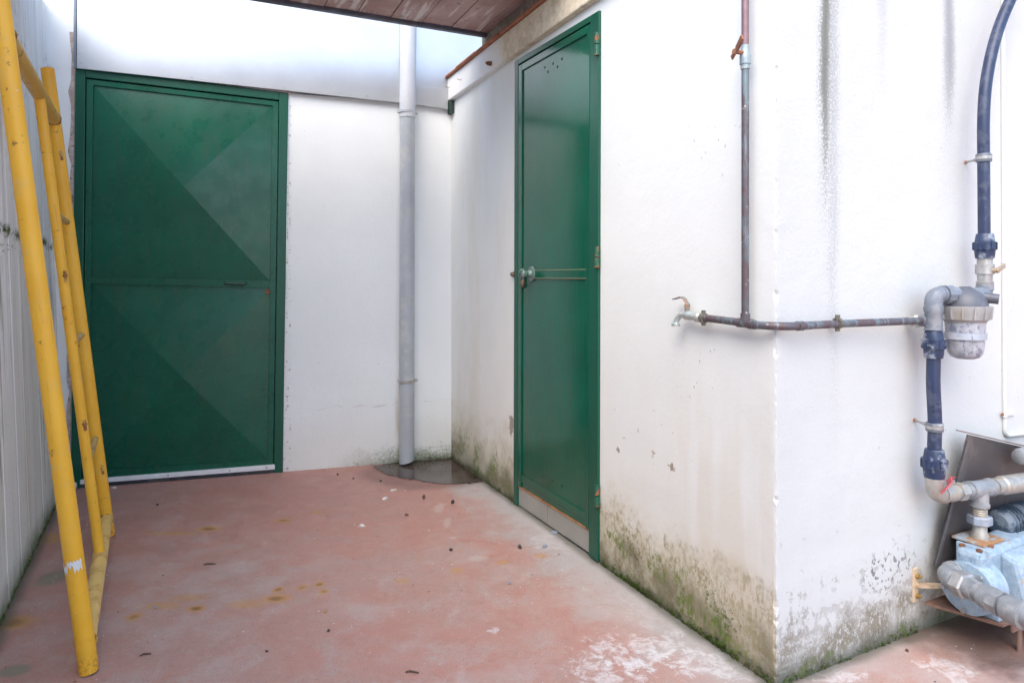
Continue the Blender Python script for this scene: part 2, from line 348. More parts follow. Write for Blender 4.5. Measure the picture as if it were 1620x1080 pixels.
    p = floor_at(690, 745); k = m.spot((p.x, p.y, 0), (.44, .36, 1), m.mul(m.sub(n2, .5), .5), .75, 1.05); c = m.mix(m.mul(k, .5), c, (.13, .075, .065))
    # darker, browner ground under the pump
    p = floor_at(1590, 1010); k = m.spot((p.x, p.y, 0), (.38, .26, 1), m.mul(m.sub(n2, .5), 1.0), .5, .9); c = m.mix(m.mul(k, .75), c, (.13, .095, .075))
    dsp = m.mul(m.ss(m.vor(55), .13, .07), m.ss(n2, .5, .6)); c = m.mix(m.mul(dsp, .6), c, (.12, .1, .09))
    m.set('color', c)
    m.set('rough', m.ss(n2, .35, .7, .40, .8))
    m.set('normal', m.bump(m.add(m.mul(n2, .5), m.add(m.mul(n3, .35), m.mul(n4, .3))), .36, .012)); return m.m

def mat_green(name, rough, warp):
    m = Mat(name); u, y, z = m.xyz()
    drip = m.noise(60, 4, .6, m.scaled((1, 1, .06))); n = m.noise(3, 4, .6)
    c = m.mix(m.ss(n, .3, .7), (.001, .080, .046), (.0015, .104, .060))
    c = m.mix(m.mul(m.ss(drip, .5, .7), .55), c, (.03, .085, .045)); c = m.mix(m.mul(m.ss(m.noise(130, 4, .75, m.scaled((1, 1, .3))), .56, .66), .5), c, (.04, .09, .055))
    pale = m.mul(m.ss(m.noise(220, 2, .6), .70, .76), .6); c = m.mix(pale, c, (.20, .24, .18)); scr = m.mul(m.ss(m.noise(90, 3, .7, m.scaled((.08, 1, 1))), .70, .74), m.ss(m.noise(4, 2), .55, .65), .4); c = m.mix(scr, c, (.10, .17, .12))
    chip = m.mul(m.ss(m.noise(45, 4, .7), .70, .73), .7); c = m.mix(chip, c, (.22, .12, .06))
    m.set('color', c); m.set('rough', m.ss(m.noise(9, 4, .6), .3, .7, rough*.85, rough*1.3))
    m.set('normal', m.bump(m.add(m.mul(m.noise(1.6, 2), warp), m.add(m.mul(m.noise(5, 2), warp*.18), m.mul(m.noise(70, 3), .03))), .25, .03)); m.set('spec', .45)
    return m.m
def mat_rustpaint(name, col, rust, lo=.56, hi=.62, rough=.45):
    m = Mat(name); d = m.noise(20, 6, .7); k = m.ss(d, lo, hi)
    c = m.mix(m.ss(m.noise(6, 3), .3, .7), tuple(v*.9 for v in col), col); c = m.mix(k, c, rust)
    m.set('color', c); m.set('rough', m.ss(k, 0, 1, rough, .9)); m.set('normal', m.bump(m.noise(90, 4), .15, .004)); return m.m
def mat_yellow():
    m = Mat('yellow_scaffold_paint'); n = m.noise(14, 6, .7); n2 = m.noise(5, 4, .6)
    c = m.mix(m.ss(n2, .3, .7), (.86, .43, .022), (.92, .50, .04))
    c = m.mix(m.mul(m.ss(n, .52, .66), .45), c, (.76, .47, .11))
    c = m.mix(m.mul(m.ss(m.noise(26, 6, .75), .63, .68), .85), c, (.24, .10, .03))
    foot = m.mul(m.ss(m.add(m.xyz()[2], m.mul(m.sub(n, .5), .3)), .09, .0), .7); c = m.mix(m.mul(foot, m.ss(m.noise(60, 4, .7), .45, .6)), c, (.30, .15, .06))
    runs = m.mul(m.ss(m.noise(55, 4, .6, m.scaled((1, 1, .08))), .60, .70), .4); c = m.mix(runs, c, (.46, .22, .04))
    c = m.mix(m.mul(m.ss(m.noise(33, 5, .75), .685, .71), .9), c, (.75, .70, .6))
    m.set('color', c); m.set('rough', .42); m.set('normal', m.bump(m.noise(60, 4), .12, .004)); return m.m
def mat_copper():
    m = Mat('patinated_copper'); st = m.noise(40, 5, .7, m.scaled((1, 1, .15))); n = m.noise(26, 5, .7)
    c = m.mix(m.ss(n, .35, .65), (.13, .085, .085), (.12, .12, .14))
    c = m.mix(m.mul(m.ss(st, .47, .58), .75), c, (.20, .27, .30)); c = m.mix(m.mul(m.ss(m.noise(60, 4, .6), .64, .7), .6), c, (.6, .6, .58))
    m.set('color', c); m.set('metal', .35); m.set('rough', .5); m.set('normal', m.bump(n, .15, .004)); return m.m
def mat_boards():
    m = Mat('weathered_red_boards', rough=.75); fib = m.noise(26, 5, .65, m.scaled((.12, 1, 1))); big = m.noise(3.5, 4, .6)
    c = m.mix(m.ss(big, .35, .65), (.42, .26, .23), (.58, .41, .375))
    c = m.mix(m.mul(m.ss(fib, .52, .66), .75), c, (.80, .74, .72))
    c = m.mix(m.mul(m.ss(m.noise(14, 5, .7), .58, .68), .5), c, (.12, .06, .05))
    m.set('color', c); m.set('normal', m.bump(fib, .25, .006)); return m.m
def mat_galv():
    m = Mat('galvanised_sheet', metal=.85); n = m.noise(5, 4, .6); sp = m.vor(40, out=1)
    c = m.mix(m.ss(n, .3, .7), (.50, .515, .53), (.55, .565, .575)); c = m.mix(m.mul(m.ss(m.noise(70, 3), .66, .7), .4), c, (.5, .53, .56))
    m.set('color', c); m.set('rough', .34); m.set('normal', m.bump(m.noise(1.3, 2), .16, .02)); return m.m
def mat_beam():
    m = Mat('stained_concrete_beam', rough=.85); u, y, z = m.xyz(); n = m.noise(9, 6, .7); n2 = m.noise(28, 4, .7)
    c = m.mix(m.ss(n2, .4, .6), (.62, .53, .38), (.72, .64, .50)); c = m.mix(m.mul(m.ss(n, .52, .68), .6), c, (.33, .25, .14))
    wh = m.ss(m.add(u, m.mul(m.sub(n, .5), .5)), 1.62, 1.78); c = m.mix(wh, c, (.78, .78, .76))
    m.set('color', c); m.set('normal', m.bump(n2, .3, .008)); return m.m
def mat_mottled(name, a, b, d, rough=.85):
    m = Mat(name, rough=rough); n = m.noise(16, 6, .7); n2 = m.noise(50, 4, .7)
    c = m.mix(m.ss(n, .4, .58), a, b); c = m.mix(m.mul(m.ss(n2, .56, .64), .8), c, d); m.set('color', c); m.set('normal', m.bump(n2, .4, .008)); return m.m
def mat_bluepump():
    m = Mat('worn_blue_pump_paint'); n = m.noise(34, 7, .75); ch = m.noise(95, 6, .7, m.scaled((1, 1, .6)))
    c = m.mix(m.ss(n, .35, .65), (.24, .34, .44), (.35, .45, .53)); c = m.mix(m.mul(m.ss(ch, .58, .66), .6), c, (.10, .19, .33))
    c = m.mix(m.mul(m.ss(m.noise(40, 6, .75), .60, .65), .8), c, (.36, .22, .08)); m.set('color', c); m.set('rough', .5); m.set('normal', m.bump(ch, .2, .004)); return m.m
def mat_bowl():
    m = Mat('cloudy_filter_bowl'); v = m.vor(28, m.scaled((1, 1, .7))); n = m.noise(30, 5, .6)
    c = m.mix(m.ss(n, .3, .7), (.27, .285, .32), (.44, .455, .49)); sp = m.ss(m.noise(46, 4, .65, m.scaled((1, 1, .7))), .535, .58)
    c = m.mix(m.mul(sp, .85), c, (.16, .18, .26)); c = m.mix(m.mul(m.ss(m.xyz()[2], .665, .645), .6), c, (.36, .30, .24))
    m.set('color', c); m.set('rough', .35); m.set('coat', .2); return m.m

GREEN_A = mat_green('green_gate_paint', .27, .6); GREEN_B = mat_green('glossy_green_door_paint', .12, .35)
GREEN_F = mat_rustpaint('green_frame_paint', (.0015, .085, .049), (.20, .09, .04), .66, .7, .35)
HINGE = mat_rustpaint('hinge_paint', (.012, .11, .065), (.30, .11, .05), .57, .62)
GALV, BOARDS, COPPER, YELLOW, BEAM = mat_galv(), mat_boards(), mat_copper(), mat_yellow(), mat_beam()
PVC = plain('grey_downpipe_plastic', (.40, .43, .46), .45, 0, .06, 8, .04, (.56, .55, .5), .35)
CLAMP = plain('dull_zinc', (.5, .5, .5), .45, .6, .1, 30, .05, (.3, .2, .12), .4)
BLACKPE = plain('black_pipe_plastic', (.022, .036, .085), .38, 0, .15, 20, .05, (.12, .14, .18), .35, 25)
BLACKNUT = plain('dark_blue_coupling_plastic', (.020, .036, .085), .35, 0, .2, 30, .05, (.42, .46, .52), .55, 22)
GREYPVC = plain('grey_fitting_plastic', (.17, .195, .235), .45, 0, .1, 20, .05, (.4, .4, .4), .4, 18)
RING = plain('dirty_grey_ring', (.34, .34, .34), .5, 0, .12, 40, .1, (.32, .27, .2), .6, 20)
CHROME = plain('tarnished_nickel', (.40, .40, .40), .38, .55, .15, 40, .08, (.34, .33, .30), .7, 30)
BRASSY = plain('galvanised_fitting', (.40, .39, .36), .42, .45, .15, 40, .08, (.42, .34, .22), .5, 24)
ZINC = plain('grey_zinc_fitting', (.27, .29, .31), .45, .3, .15, 30, .1, (.46, .46, .46), .5, 20)
RUST = plain('rusty_steel', (.24, .10, .05), .85, 0, .3, 30, .3, (.12, .06, .04), .7)
RUSTPLATE = plain('rusted_brown_plate', (.17, .10, .075), .8, 0, .25, 18, .2, (.27, .17, .12), .6)
CREAM = plain('cream_bracket_paint', (.62, .50, .36), .7, 0, .12, 30, .2, (.36, .22, .12), .6, 30)
COVER = plain('brown_grey_cover_sheet', (.075, .068, .068), .5, .1, .15, 5, .06, (.17, .15, .14), .5, 5)
RED = plain('faded_red_lever', (.60, .10, .12), .5, 0, .15, 30, .05, (.72, .32, .30), .5)
WHITEP = plain('white_paint_pipe', (.62, .63, .62), .5, 0, .04, 20, .08)
WHITEPL = plain('white_plastic_strip', (.78, .79, .8), .4, 0, .05, 20, .03)
RUBBER = plain('dark_rubber', (.03, .034, .042), .7, 0, .2, 30, .1, (.12, .11, .1), .5)
STEELB = plain('dark_painted_steel', (.10, .115, .15), .5, .2, .2, 20, .1, (.12, .07, .06), .4)
TERRA = mat_mottled('terracotta_edge', (.42, .17, .09), (.33, .12, .06), (.20, .11, .08))
SLABC = mat_mottled('mouldy_concrete', (.33, .28, .22), (.20, .17, .13), (.06, .06, .055))
FLAKE = mat_mottled('flaked_render_edge', (.58, .50, .46), (.40, .31, .27), (.18, .13, .11))
TILE = plain('grey_cement_tile', (.33, .32, .29), .6, 0, .08, 6, .08, (.40, .38, .33), .5, 5)
RUSTEDGE = mat_mottled('rust_seam', (.42, .24, .10), (.34, .15, .06), (.2, .12, .07))
BLUEP, BOWL = mat_bluepump(), mat_bowl()
DKBLUE = plain('dark_blue_motor_paint', (.04, .065, .10), .45, 0, .2, 20, .1, (.3, .36, .42), .5)
TAPE = plain('white_tape', (.74, .74, .72), .6, 0, .06, 60, .1)
BLACKHOLE = plain('black_hole', (.006, .006, .006), .9, 0, .1, 10, 0)
STONE = mat_mottled('dark_stone', (.05, .045, .045), (.09, .075, .07), (.03, .03, .03)); STONEB = mat_mottled('brown_stone', (.13, .07, .05), (.18, .11, .08), (.05, .04, .03))
STONEG = mat_mottled('blue_grey_stone', (.24, .27, .33), (.34, .36, .40), (.12, .13, .16)); PALE = mat_mottled('pale_plaster_flake', (.72, .70, .67), (.62, .58, .52), (.45, .4, .35))
TAN = mat_mottled('tan_stone', (.42, .27, .12), (.34, .2, .1), (.15, .1, .05)); WOODY = plain('dry_twig', (.10, .065, .045), .8)
MOSS = plain('moss_green', (.075, .13, .012), .9, 0, .5, 40, 0, (.10, .085, .03), .7, 20)

# ------------------------------------------------------------------ ground
bm = bmesh.new(); face(bm, [(-40, -40, 0), (40, -40, 0), (40, 40, 0), (-40, 40, 0)])
fl = obj('floor', bm, mat_floor()); tag(fl, 'worn red painted concrete yard floor with rust marks', 'floor', kind='structure')
def mat_puddle():
    m = Mat('wet_concrete'); n = m.noise(6, 5, .6); c = m.mix(m.ss(n, .35, .65), (.045, .026, .021), (.095, .072, .062))
    m.set('color', c); m.set('rough', m.ss(n, .3, .7, .03, .16)); m.set('normal', m.bump(m.noise(4, 3), .05, .01)); return m.m
pp = [floor_at(x, y, .003) for x, y in ((590, 737.5), (598, 742), (606, 747), (625, 753), (649, 757), (670, 760.5), (690, 763.5), (717, 765), (745, 763.5), (764, 760))]
pp = [q+Vector((random.gauss(0, .005), random.gauss(0, .007), 0)) for q in spline(pp, 9)]+[D.w(2.2, -.02, .003), Vector((*(cornerB+Vector((0, .01, 0))).to_2d(), .003)), B.w(.30, -.01, .003)]
bm = bmesh.new(); face(bm, pp); tag(obj('puddle', bm, mat_puddle()), 'dark wet puddle in the corner under the downpipe', 'puddle', kind='structure')

# ------------------------------------------------------------------ left wall
wl = thing('weathered_wall', L.M, 'grey weathered wall with vertical streaks behind the yellow frame', 'wall')
bm = bmesh.new(); us = [-4, -2, 0, .8, 1.2, 1.64]; LEAN = .034
def lw(u, off, z): return L.w(u, off-LEAN*z, z)
hexa(bm, [lw(-4, 0, -.02), lw(1.63, 0, -.02), lw(1.63, -.25, -.02), lw(-4, -.25, -.02), lw(-4, 0, 2.42), lw(1.63, 0, 2.42), lw(1.63, -.25, 2.42), lw(-4, -.25, 2.42)])
obj('wall_face', bm, mat_wall_left(), wl)
bm = bmesh.new()                                    # shallow vertical ribs of the shuttering
for u, wd in ((.12, .05), (.36, .025), (.52, .06), (.86, .03), (1.18, .05), (1.42, .03)):
    hexa(bm, [lw(u, -.01, 0), lw(u+wd, -.01, 0), lw(u+wd*.7, .0015, 0), lw(u+wd*.3, .0015, 0), lw(u, -.01, 2.41), lw(u+wd, -.01, 2.41), lw(u+wd*.7, .0015, 2.41), lw(u+wd*.3, .0015, 2.41)])
obj('rib', bm, wl.children[0].data.materials[0], wl)

# ------------------------------------------------------------------ back wall + wide green door
wb = thing('boundary_wall', B.M, 'white plastered back wall with a wide green metal door', 'wall')
bm = bmesh.new(); q = [B.uv(*p) for p in ((120, 107), (456, 148), (447, 748), (113, 772))]   # TL TR BR BL
TLd, TRd, BRd, BLd = q; H = 2.70; U1 = 2.9
slab(bm, B, [(-.7, -.02), (BRd[0]-.002, -.02), (TRd[0]-.002, TRd[1]), (-.7, TRd[1])], -.22, 0)
slab(bm, B, [(-.7, TRd[1]), (U1, TLd[1]), (U1, H), (-.7, H)], -.22, 0)
slab(bm, B, [(BLd[0]+.002, -.02), (U1, -.02), (U1, TLd[1]), (TLd[0]+.002, TLd[1])], -.22, 0)
obj('wall_face', bm, mat_wall_back(), wb)
bm = bmesh.new()
pts = []; zs = [i*.06 for i in range(1, 39)]
for z in zs:
    w_ = .018+.006*math.sin(z*23)+.004*math.sin(z*61); u0 = BLd[0]+(TLd[0]-BLd[0])*z/2.1+.004
    pts.append((u0, u0+w_, z))
for a, b in zip(pts, pts[1:]):
    slab(bm, B, [(a[0], a[2]), (a[1], a[2]), (b[1], b[2]), (b[0], b[2])], -.01, .003)
obj('flaked_edge', bm, FLAKE, wb)
def Q(quad):                       # bilinear map in a (u,z) quad TL TR BR BL ; a to the right, b down
    TL_, TR_, BR_, BL_ = quad
    def f(a, b): return tuple((1-b)*((1-a)*TL_[i]+a*TR_[i])+b*((1-a)*BL_[i]+a*BR_[i]) for i in (0, 1))
    return f
dq = Q(q)
dr = obj('door', bmesh.new(), None, wb)
def frame_piece(bm, fr, f, a0, a1, b0, b1, o0, o1): slab(bm, fr, [f(a0, b0), f(a1, b0), f(a1, b1), f(a0, b1)], o0, o1)
bm = bmesh.new()
fw, ft = .045, .022
frame_piece(bm, B, dq, 0, fw, 0, 1, -.06, .012); frame_piece(bm, B, dq, 1-fw, 1, 0, 1, -.06, .012); frame_piece(bm, B, dq, fw, 1-fw, 0, ft, -.06, .012)
obj('frame', bm, GREEN_F, dr, bevel=.003)
# leaf : backing sheet with rim, two shallow pyramids pressed outward
la0, la1, lb0, lb1 = fw+.004, 1-fw-.004, ft+.003, .985
bm = bmesh.new()
frame_piece(bm, B, dq, la0, la1, lb0, lb1, -.04, -.006); frame_piece(bm, B, dq, .01, .99, .005, .998, -.075, -.062)
ra, rb = .028, .012; mid = .505
def rim(a0, a1, b0, b1): frame_piece(bm, B, dq, a0, a1, b0, b1, -.006, .004)
rim(la0, la0+ra, lb0, lb1); rim(la1-ra, la1, lb0, lb1); rim(la0+ra, la1-ra, lb0, lb0+rb); rim(la0+ra, la1-ra, .962, lb1)
rim(la0+ra, la1-ra, mid-.008, mid+.008)
dr.data.materials.append(GREEN_A)
me_ = bm
def pyramid(a0, a1, b0, b1, hgt):
    cs = [dq(a0, b0), dq(a1, b0), dq(a1, b1), dq(a0, b1)]; ce = dq((a0+a1)/2, (b0+b1)/2)
    v = [me_.verts.new(B.w(c[0], -.005, c[1])) for c in cs]; ap = me_.verts.new(B.w(ce[0], hgt, ce[1]))
    for i in range(4): me_.faces.new((v[i], v[(i+1) % 4], ap))
pyramid(la0+ra+.004, la1-ra-.004, lb0+rb+.002, mid-.010, .044)
pyramid(la0+ra+.004, la1-ra-.004, mid+.010, .958, .044)
bmesh.ops.recalc_face_normals(bm, faces=bm.faces); bm.to_mesh(dr.data); bm.free(); dr.data.transform(B.M.inverted())
bm = bmesh.new(); a, b = dq(.70, mid-.002), dq(.80, mid-.002)
tube(bm, [B.w(a[0], .003, a[1]), B.w(a[0], .022, a[1]-.004), B.w((a[0]+b[0])/2, .027, a[1]-.008), B.w(b[0], .022, b[1]-.004), B.w(b[0], .003, b[1])], .006, 8)
obj('handle', bm, plain('dark_green_handle', (.004, .03, .02), .4), dr, smooth=True)
bm = bmesh.new(); a = dq(.912, .523); lathe(bm, B.w(a[0], .003, a[1]), B.n, [(0, .013), (.004, .013), (.004, .008), (.001, .007)], 16); obj('lock', bm, RUST, dr, smooth=True)
bm = bmesh.new(); slab(bm, B, [B.uv(128, 757.5), B.uv(435, 733.5), B.uv(435, 741), B.uv(128, 764.5)], .002, .016); obj('weather_strip', bm, WHITEPL, dr, bevel=.002)
bm = bmesh.new()
for px, py in ((171, 757.5), (267, 750), (364, 742.3), (422, 737.8)):
    u, z = B.uv(px, py); bolt(bm, B.w(u, .016, z), B.n, .005, .003)
obj('screw', bm, CLAMP, dr); dr.children[-1]['kind'] = 'stuff'
bm = bmesh.new(); slab(bm, B, [B.uv(126, 763.5), B.uv(435, 740.5), B.uv(435, 750), B.uv(126, 772)], .0, .01); obj('rubber_sweep', bm, RUBBER, dr)
bm = bmesh.new(); fbox(bm, B, BLd[0]-.028, BLd[0]+.004, .0, .03, .001, .032); obj('white_block', bm, WHITEPL, wb, bevel=.006)

# ------------------------------------------------------------------ galvanised sheeting above the back wall
gs = thing('metal_sheeting', B.at(0, 0, 0), 'shiny galvanised sheet metal covering the wall above the wide door', 'metal sheeting')
GALVM = GALV
bm = bmesh.new(); ua = B.uv(632, 162); 
def sheet(bm, uL, uR, zL, zR, zt, off, nu=10):
    for i in range(nu):
        a, b = i/nu, (i+1)/nu; u0, u1 = uL+(uR-uL)*a, uL+(uR-uL)*b; z0, z1 = zL+(zR-zL)*a, zL+(zR-zL)*b
        slab(bm, B, [(u0, z0), (u1, z1), (u1, zt), (u0, zt)], off-.003, off)
u0, z0 = B.uv(121, 107, .03); u1, z1 = B.uv(634, 163, .03)
slab(bm, B, [(u0, z0-.004), (u1, z1), (u1, 2.72), (u0, 2.72)], .024, .030)
obj('large_sheet', bm, GALV, gs, bevel=.002)
bm = bmesh.new(); slab(bm, B, [(u0+.001, z0-.004), (u0+.011, z0-.004), (u0+.011, 2.72), (u0+.001, 2.72)], .0, .036); obj('edge_trim', bm, plain('blue_grey_trim', (.16, .2, .24), .4, .3), gs)
bm = bmesh.new(); ul, zl = B.uv(634, 135, .022); ur, zr = B.uv(780, 150, .022)
slab(bm, B, [(ul+.02, zl), (-.65, zr-.02), (-.65, 2.72), (ul+.02, 2.72)], .012, .020); obj('upper_sheet', bm, GALV, gs)
bm = bmesh.new(); p1, p2, p3, p4 = B.uv(634, 133, .03), B.uv(709, 141, .03), B.uv(709, 173, .03), B.uv(634, 162, .03)
slab(bm, B, [p1, p2, p3, p4], .021, .029); obj('flashing', bm, GALV, gs, bevel=.001)
bm = bmesh.new()
for px, py in ((303, 122), (450, 138), (580, 152), (128, 98), (126, 84), (700, 168)):
    u, z = B.uv(px, py, .03); bolt(bm, B.w(u, .03, z), B.n, .005, .003)
o = obj('rivet', bm, CLAMP, gs); o['kind'] = 'stuff'

# ------------------------------------------------------------------ building : door wall, filter wall, beam, narrow door
bd = thing('outbuilding', D.M, 'white plastered outbuilding with a narrow glossy green door and mildewed base', 'building')
dd = [D.uv(*p) for p in ((817, 98), (951, 17), (948.5, 887), (815, 796))]     # TL TR BR BL
TL2, TR2, BR2, BL2 = dd; dq2 = Q(dd); WH = 2.075
TOP = 2.45
# the vertical arris is slightly chipped
zc = [i*.012 for i in range(int(WH/.012)+1)]+[WH]; zc[0] = -.02
arr = []
for z in zc:
    k = random.uniform(.0003, .0022)+(random.uniform(.002, .007) if (random.random() < (.5 if z < .22 else .10)) else 0)
    arr.append((k, z))
def corner_pt(k, z): return cornerF+(D.t+F.t)*k*.7+Vector((0, 0, z))
mwd, mwf = mat_wall_door(), mat_wall_front()
bm = bmesh.new()
vs = [bm.verts.new(corner_pt(k, z)) for k, z in arr]; vm = [bm.verts.new(D.w(.0065+k*.6, 0, z)) for k, z in arr]; v2 = [bm.verts.new(D.w(.04, 0, z)) for k, z in arr]
for i in range(len(vs)-1): bm.faces.new((vs[i], vs[i+1], vm[i+1], vm[i])); bm.faces.new((vm[i], vm[i+1], v2[i+1], v2[i]))
slab(bm, D, [(.04, -.02), (BR2[0]-.001, -.02), (TR2[0]-.001, WH), (.04, WH)], -.16, 0)
slab(bm, D, [(TR2[0]-.001, TR2[1]), (TL2[0]+.001, TL2[1]), (TL2[0]+.001, WH), (TR2[0]-.001, WH)], -.16, 0)
slab(bm, D, [(BL2[0]+.001, -.02), (2.46, -.02), (2.46, WH), (TL2[0]+.001, WH)], -.16, 0)
obj('door_wall', bm, mwd, bd)
bm = bmesh.new()
arr2 = arr+[(0, 2.3), (0, TOP)]
vs = [bm.verts.new(corner_pt(k, z)) for k, z in arr2]; vm = [bm.verts.new(F.w(.0065+k*.6, 0, z)) for k, z in arr2]; v2 = [bm.verts.new(F.w(.04, 0, z)) for k, z in arr2]
for i in range(len(vs)-1): bm.faces.new((vs[i], vs[i+1], vm[i+1], vm[i])); bm.faces.new((vm[i], vm[i+1], v2[i+1], v2[i]))
slab(bm, F, [(.04, -.02), (5, -.02), (5, TOP), (.04, TOP)], -.16, 0)
wf = obj('filter_wall', bm, mwf, bd); wf.data.transform(F.M.inverted() @ D.M); wf.matrix_local = D.M.inverted() @ F.M
# beam over the door wall, terracotta drip edge, slab end
bm = bmesh.new(); fbox(bm, D, .0, 2.50, -.16, .028, WH, 2.205); obj('beam', bm, BEAM, bd, bevel=.006)
bm = bmesh.new(); fbox(bm, D, .0, 1.985, -.16, .0, 2.2235, 2.298); obj('wall_plate', bm, SLABC, bd)
bm = bmesh.new(); fbox(bm, D, .0, .9, -.15, -.002, 2.2985, TOP); obj('parapet', bm, mwd, bd)
bm = bmesh.new()
for i in range(9):
    a, b = 2.545-.29*i, 2.545-.29*(i+1)+.004; j = random.uniform(-.004, .004)
    if b < 0: b = 0
    fbox(bm, D, b, a, -.1, .046+j, 2.2055, 2.219)
obj('tile_edge', bm, TERRA, bd, bevel=.004)
bm = bmesh.new(); u, z = D.uv(777, 99, .028)
lathe(bm, D.w(u, .028, z-.006), D.n, [(0, .012), (.02, .01), (.03, .003)], 10); obj('beam_stub', bm, RUST, bd)
for px, py in ((710, 139), (729, 127)):               # wires on the beam end
    bm = bmesh.new(); p = D.p(px, py, .03); tube(bm, [p+Vector((-.02, 0, .006)), p, p+Vector((.012, -.01, .014)), p+Vector((.016, -.01, -.012))], .0018, 6)
    obj('tie_wire', bm, RUST, bd)
bm = bmesh.new(); fbox(bm, D, 2.40, 2.452, .001, .024, 2.0, 2.07); obj('gutter_gap_shade', bm, plain('gap_shade_green', (.02, .05, .04), .7), bd)  # dark block painted as the shade inside the gutter's open end
# narrow door
d2 = obj('door', bmesh.new(), None, bd)
bm = bmesh.new(); fa = .085; fb = .012
frame_piece(bm, D, dq2, 0, fa*.62, 0, 1, -.05, .010); frame_piece(bm, D, dq2, 1-fa, 1, 0, 1, -.05, .010); frame_piece(bm, D, dq2, fa*.62, 1-fa, 0, fb, -.05, .010)
obj('frame', bm, GREEN_F, d2, bevel=.003)
bl = .952                         # bottom of leaf as part of height
def zline(a): return .949+.0*a
a0, a1 = fa*.62+.006, 1-fa-.004
bm = bmesh.new(); frame_piece(bm, D, dq2, a0, a1, fb+.003, bl, -.035, .002); frame_piece(bm, D, dq2, .01, .99, .004, .998, -.066, -.052)
def strip(x0, x1, y0, y1, o1=.009): frame_piece(bm, D, dq2, x0, x1, y0, y1, .002, o1)
strip(a0, a0+.045, fb+.003, bl); strip(a1-.03, a1, fb+.003, bl); strip(a0+.045, a1-.03, fb+.003, fb+.018); strip(a0+.045, a1-.03, bl-.028, bl-.012, .006)
bmesh.ops.recalc_face_normals(bm, faces=bm.faces); bm.to_mesh(d2.data); bm.free(); d2.data.transform(D.M.inverted()); d2.data.materials.append(GREEN_B)
bv = d2.modifiers.new('bevel', 'BEVEL'); bv.width = .003; bv.segments = 2; bv.limit_method = 'ANGLE'
bm = bmesh.new(); e = [D.uv(846, 427.5), D.uv(940, 426), D.uv(940, 440.5), D.uv(846, 440)]
slab(bm, D, e, .002, .0075); obj('cross_bar', bm, GREEN_B, d2, bevel=.002)
bm = bmesh.new()
for k in (0, 2):
    pa, pb = (e[0], e[1]) if k == 0 else (e[3], e[2])
    slab(bm, D, [(pa[0], pa[1]+.0014), (pb[0], pb[1]+.0014), (pb[0], pb[1]-.0014), (pa[0], pa[1]-.0014)], .0015, .0082)
o = obj('worn_edge', bm, plain('rubbed_edge', (.22, .23, .14), .6), d2)
def rosette(px, py, r, name, mat):
    bm = bmesh.new(); p = D.p(px, py, .004)
    lathe(bm, p, D.n, [(0, r), (.006, r), (.010, r*.8), (.011, r*.55), (.028, r*.42), (.036, r*.62), (.050, r*.66), (.060, r*.45), (.062, .001)], 24)
    return obj(name, bm, mat, d2, smooth=True)
KNOB = plain('green_flecked_metal', (.22, .30, .27), .35, .5, .2, 30, .05, (.02, .07, .05), .9, 40)
rosette(842, 433, .034, 'knob', KNOB); 
bm = bmesh.new(); p = D.p(829, 434, .004); lathe(bm, p, D.n, [(0, .026), (.005, .026), (.008, .018), (.024, .013), (.026, .001)], 22); obj('lock', bm, KNOB, d2, smooth=True)
bm = bmesh.new(); p = D.p(828, 447, .006); lathe(bm, p+Vector((0, 0, .02)), Vector((0, 0, -1)), [(0, .005), (.012, .012), (.034, .013), (.044, .006)], 14); obj('padlock', bm, mat_rustpaint('rusty_padlock', (.03, .05, .04), (.33, .16, .08), .45, .55), d2, smooth=True)
bm = bmesh.new(); p = D.p(812, 434, .006); lathe(bm, p, -D.t, [(0, .008), (.03, .007)], 10); lathe(bm, p, D.n, [(-.002, .013), (.012, .009)], 10); obj('latch', bm, mat_rustpaint('rusty_latch', (.05, .09, .08), (.25, .12, .07), .45, .55), d2, smooth=True)
for y0, y1, mm in ((52, 88, HINGE), (390, 423, HINGE), (766, 800, HINGE)):
    pa, pb = D.p(944.5, y0, .014), D.p(944.5, y1, .014); bm = bmesh.new(); mid_ = pa.lerp(pb, .52)
    tube(bm, [pa, mid_+Vector((0, 0, .002))], .009, 12); tube(bm, [mid_-Vector((0, 0, .002)), pb], .010, 12)
    o = obj('hinge', bm, mm, d2, smooth=True)
bm = bmesh.new()
for px, py in ((862, 107), (867, 114), (875, 101), (882, 106), (889, 93.5), (860, 753), (874, 760), (889, 768), (875, 433)):
    p = D.p(px, py, .002); lathe(bm, p, D.n, [(-.002, .0055), (.0006, .0055)], 10)
o = obj('vent_hole', bm, BLACKHOLE, d2); o['kind'] = 'stuff'
# tiled kick panel below the door
bm = bmesh.new(); kz = [dq2(x, bl+.004) for x in (fa*.62, .43, .44, 1-fa)]; kb = [dq2(x, .998) for x in (fa*.62, .43, .44, 1-fa)]
slab(bm, D, [kz[0], kz[1], kb[1], kb[0]], -.04, .0); slab(bm, D, [kz[2], kz[3], kb[3], kb[2]], -.04, .0)
obj('kick_tile', bm, TILE, d2, bevel=.002)
bm = bmesh.new(); slab(bm, D, [(kz[0][0], kz[0][1]+.006), (kz[3][0], kz[3][1]+.006), (kz[3][0], kz[3][1]-.002), (kz[0][0], kz[0][1]-.002)], -.03, .003)
slab(bm, D, [kz[1], kz[2], kb[2], kb[1]], -.03, -.002); obj('rust_seam', bm, RUSTEDGE, d2)

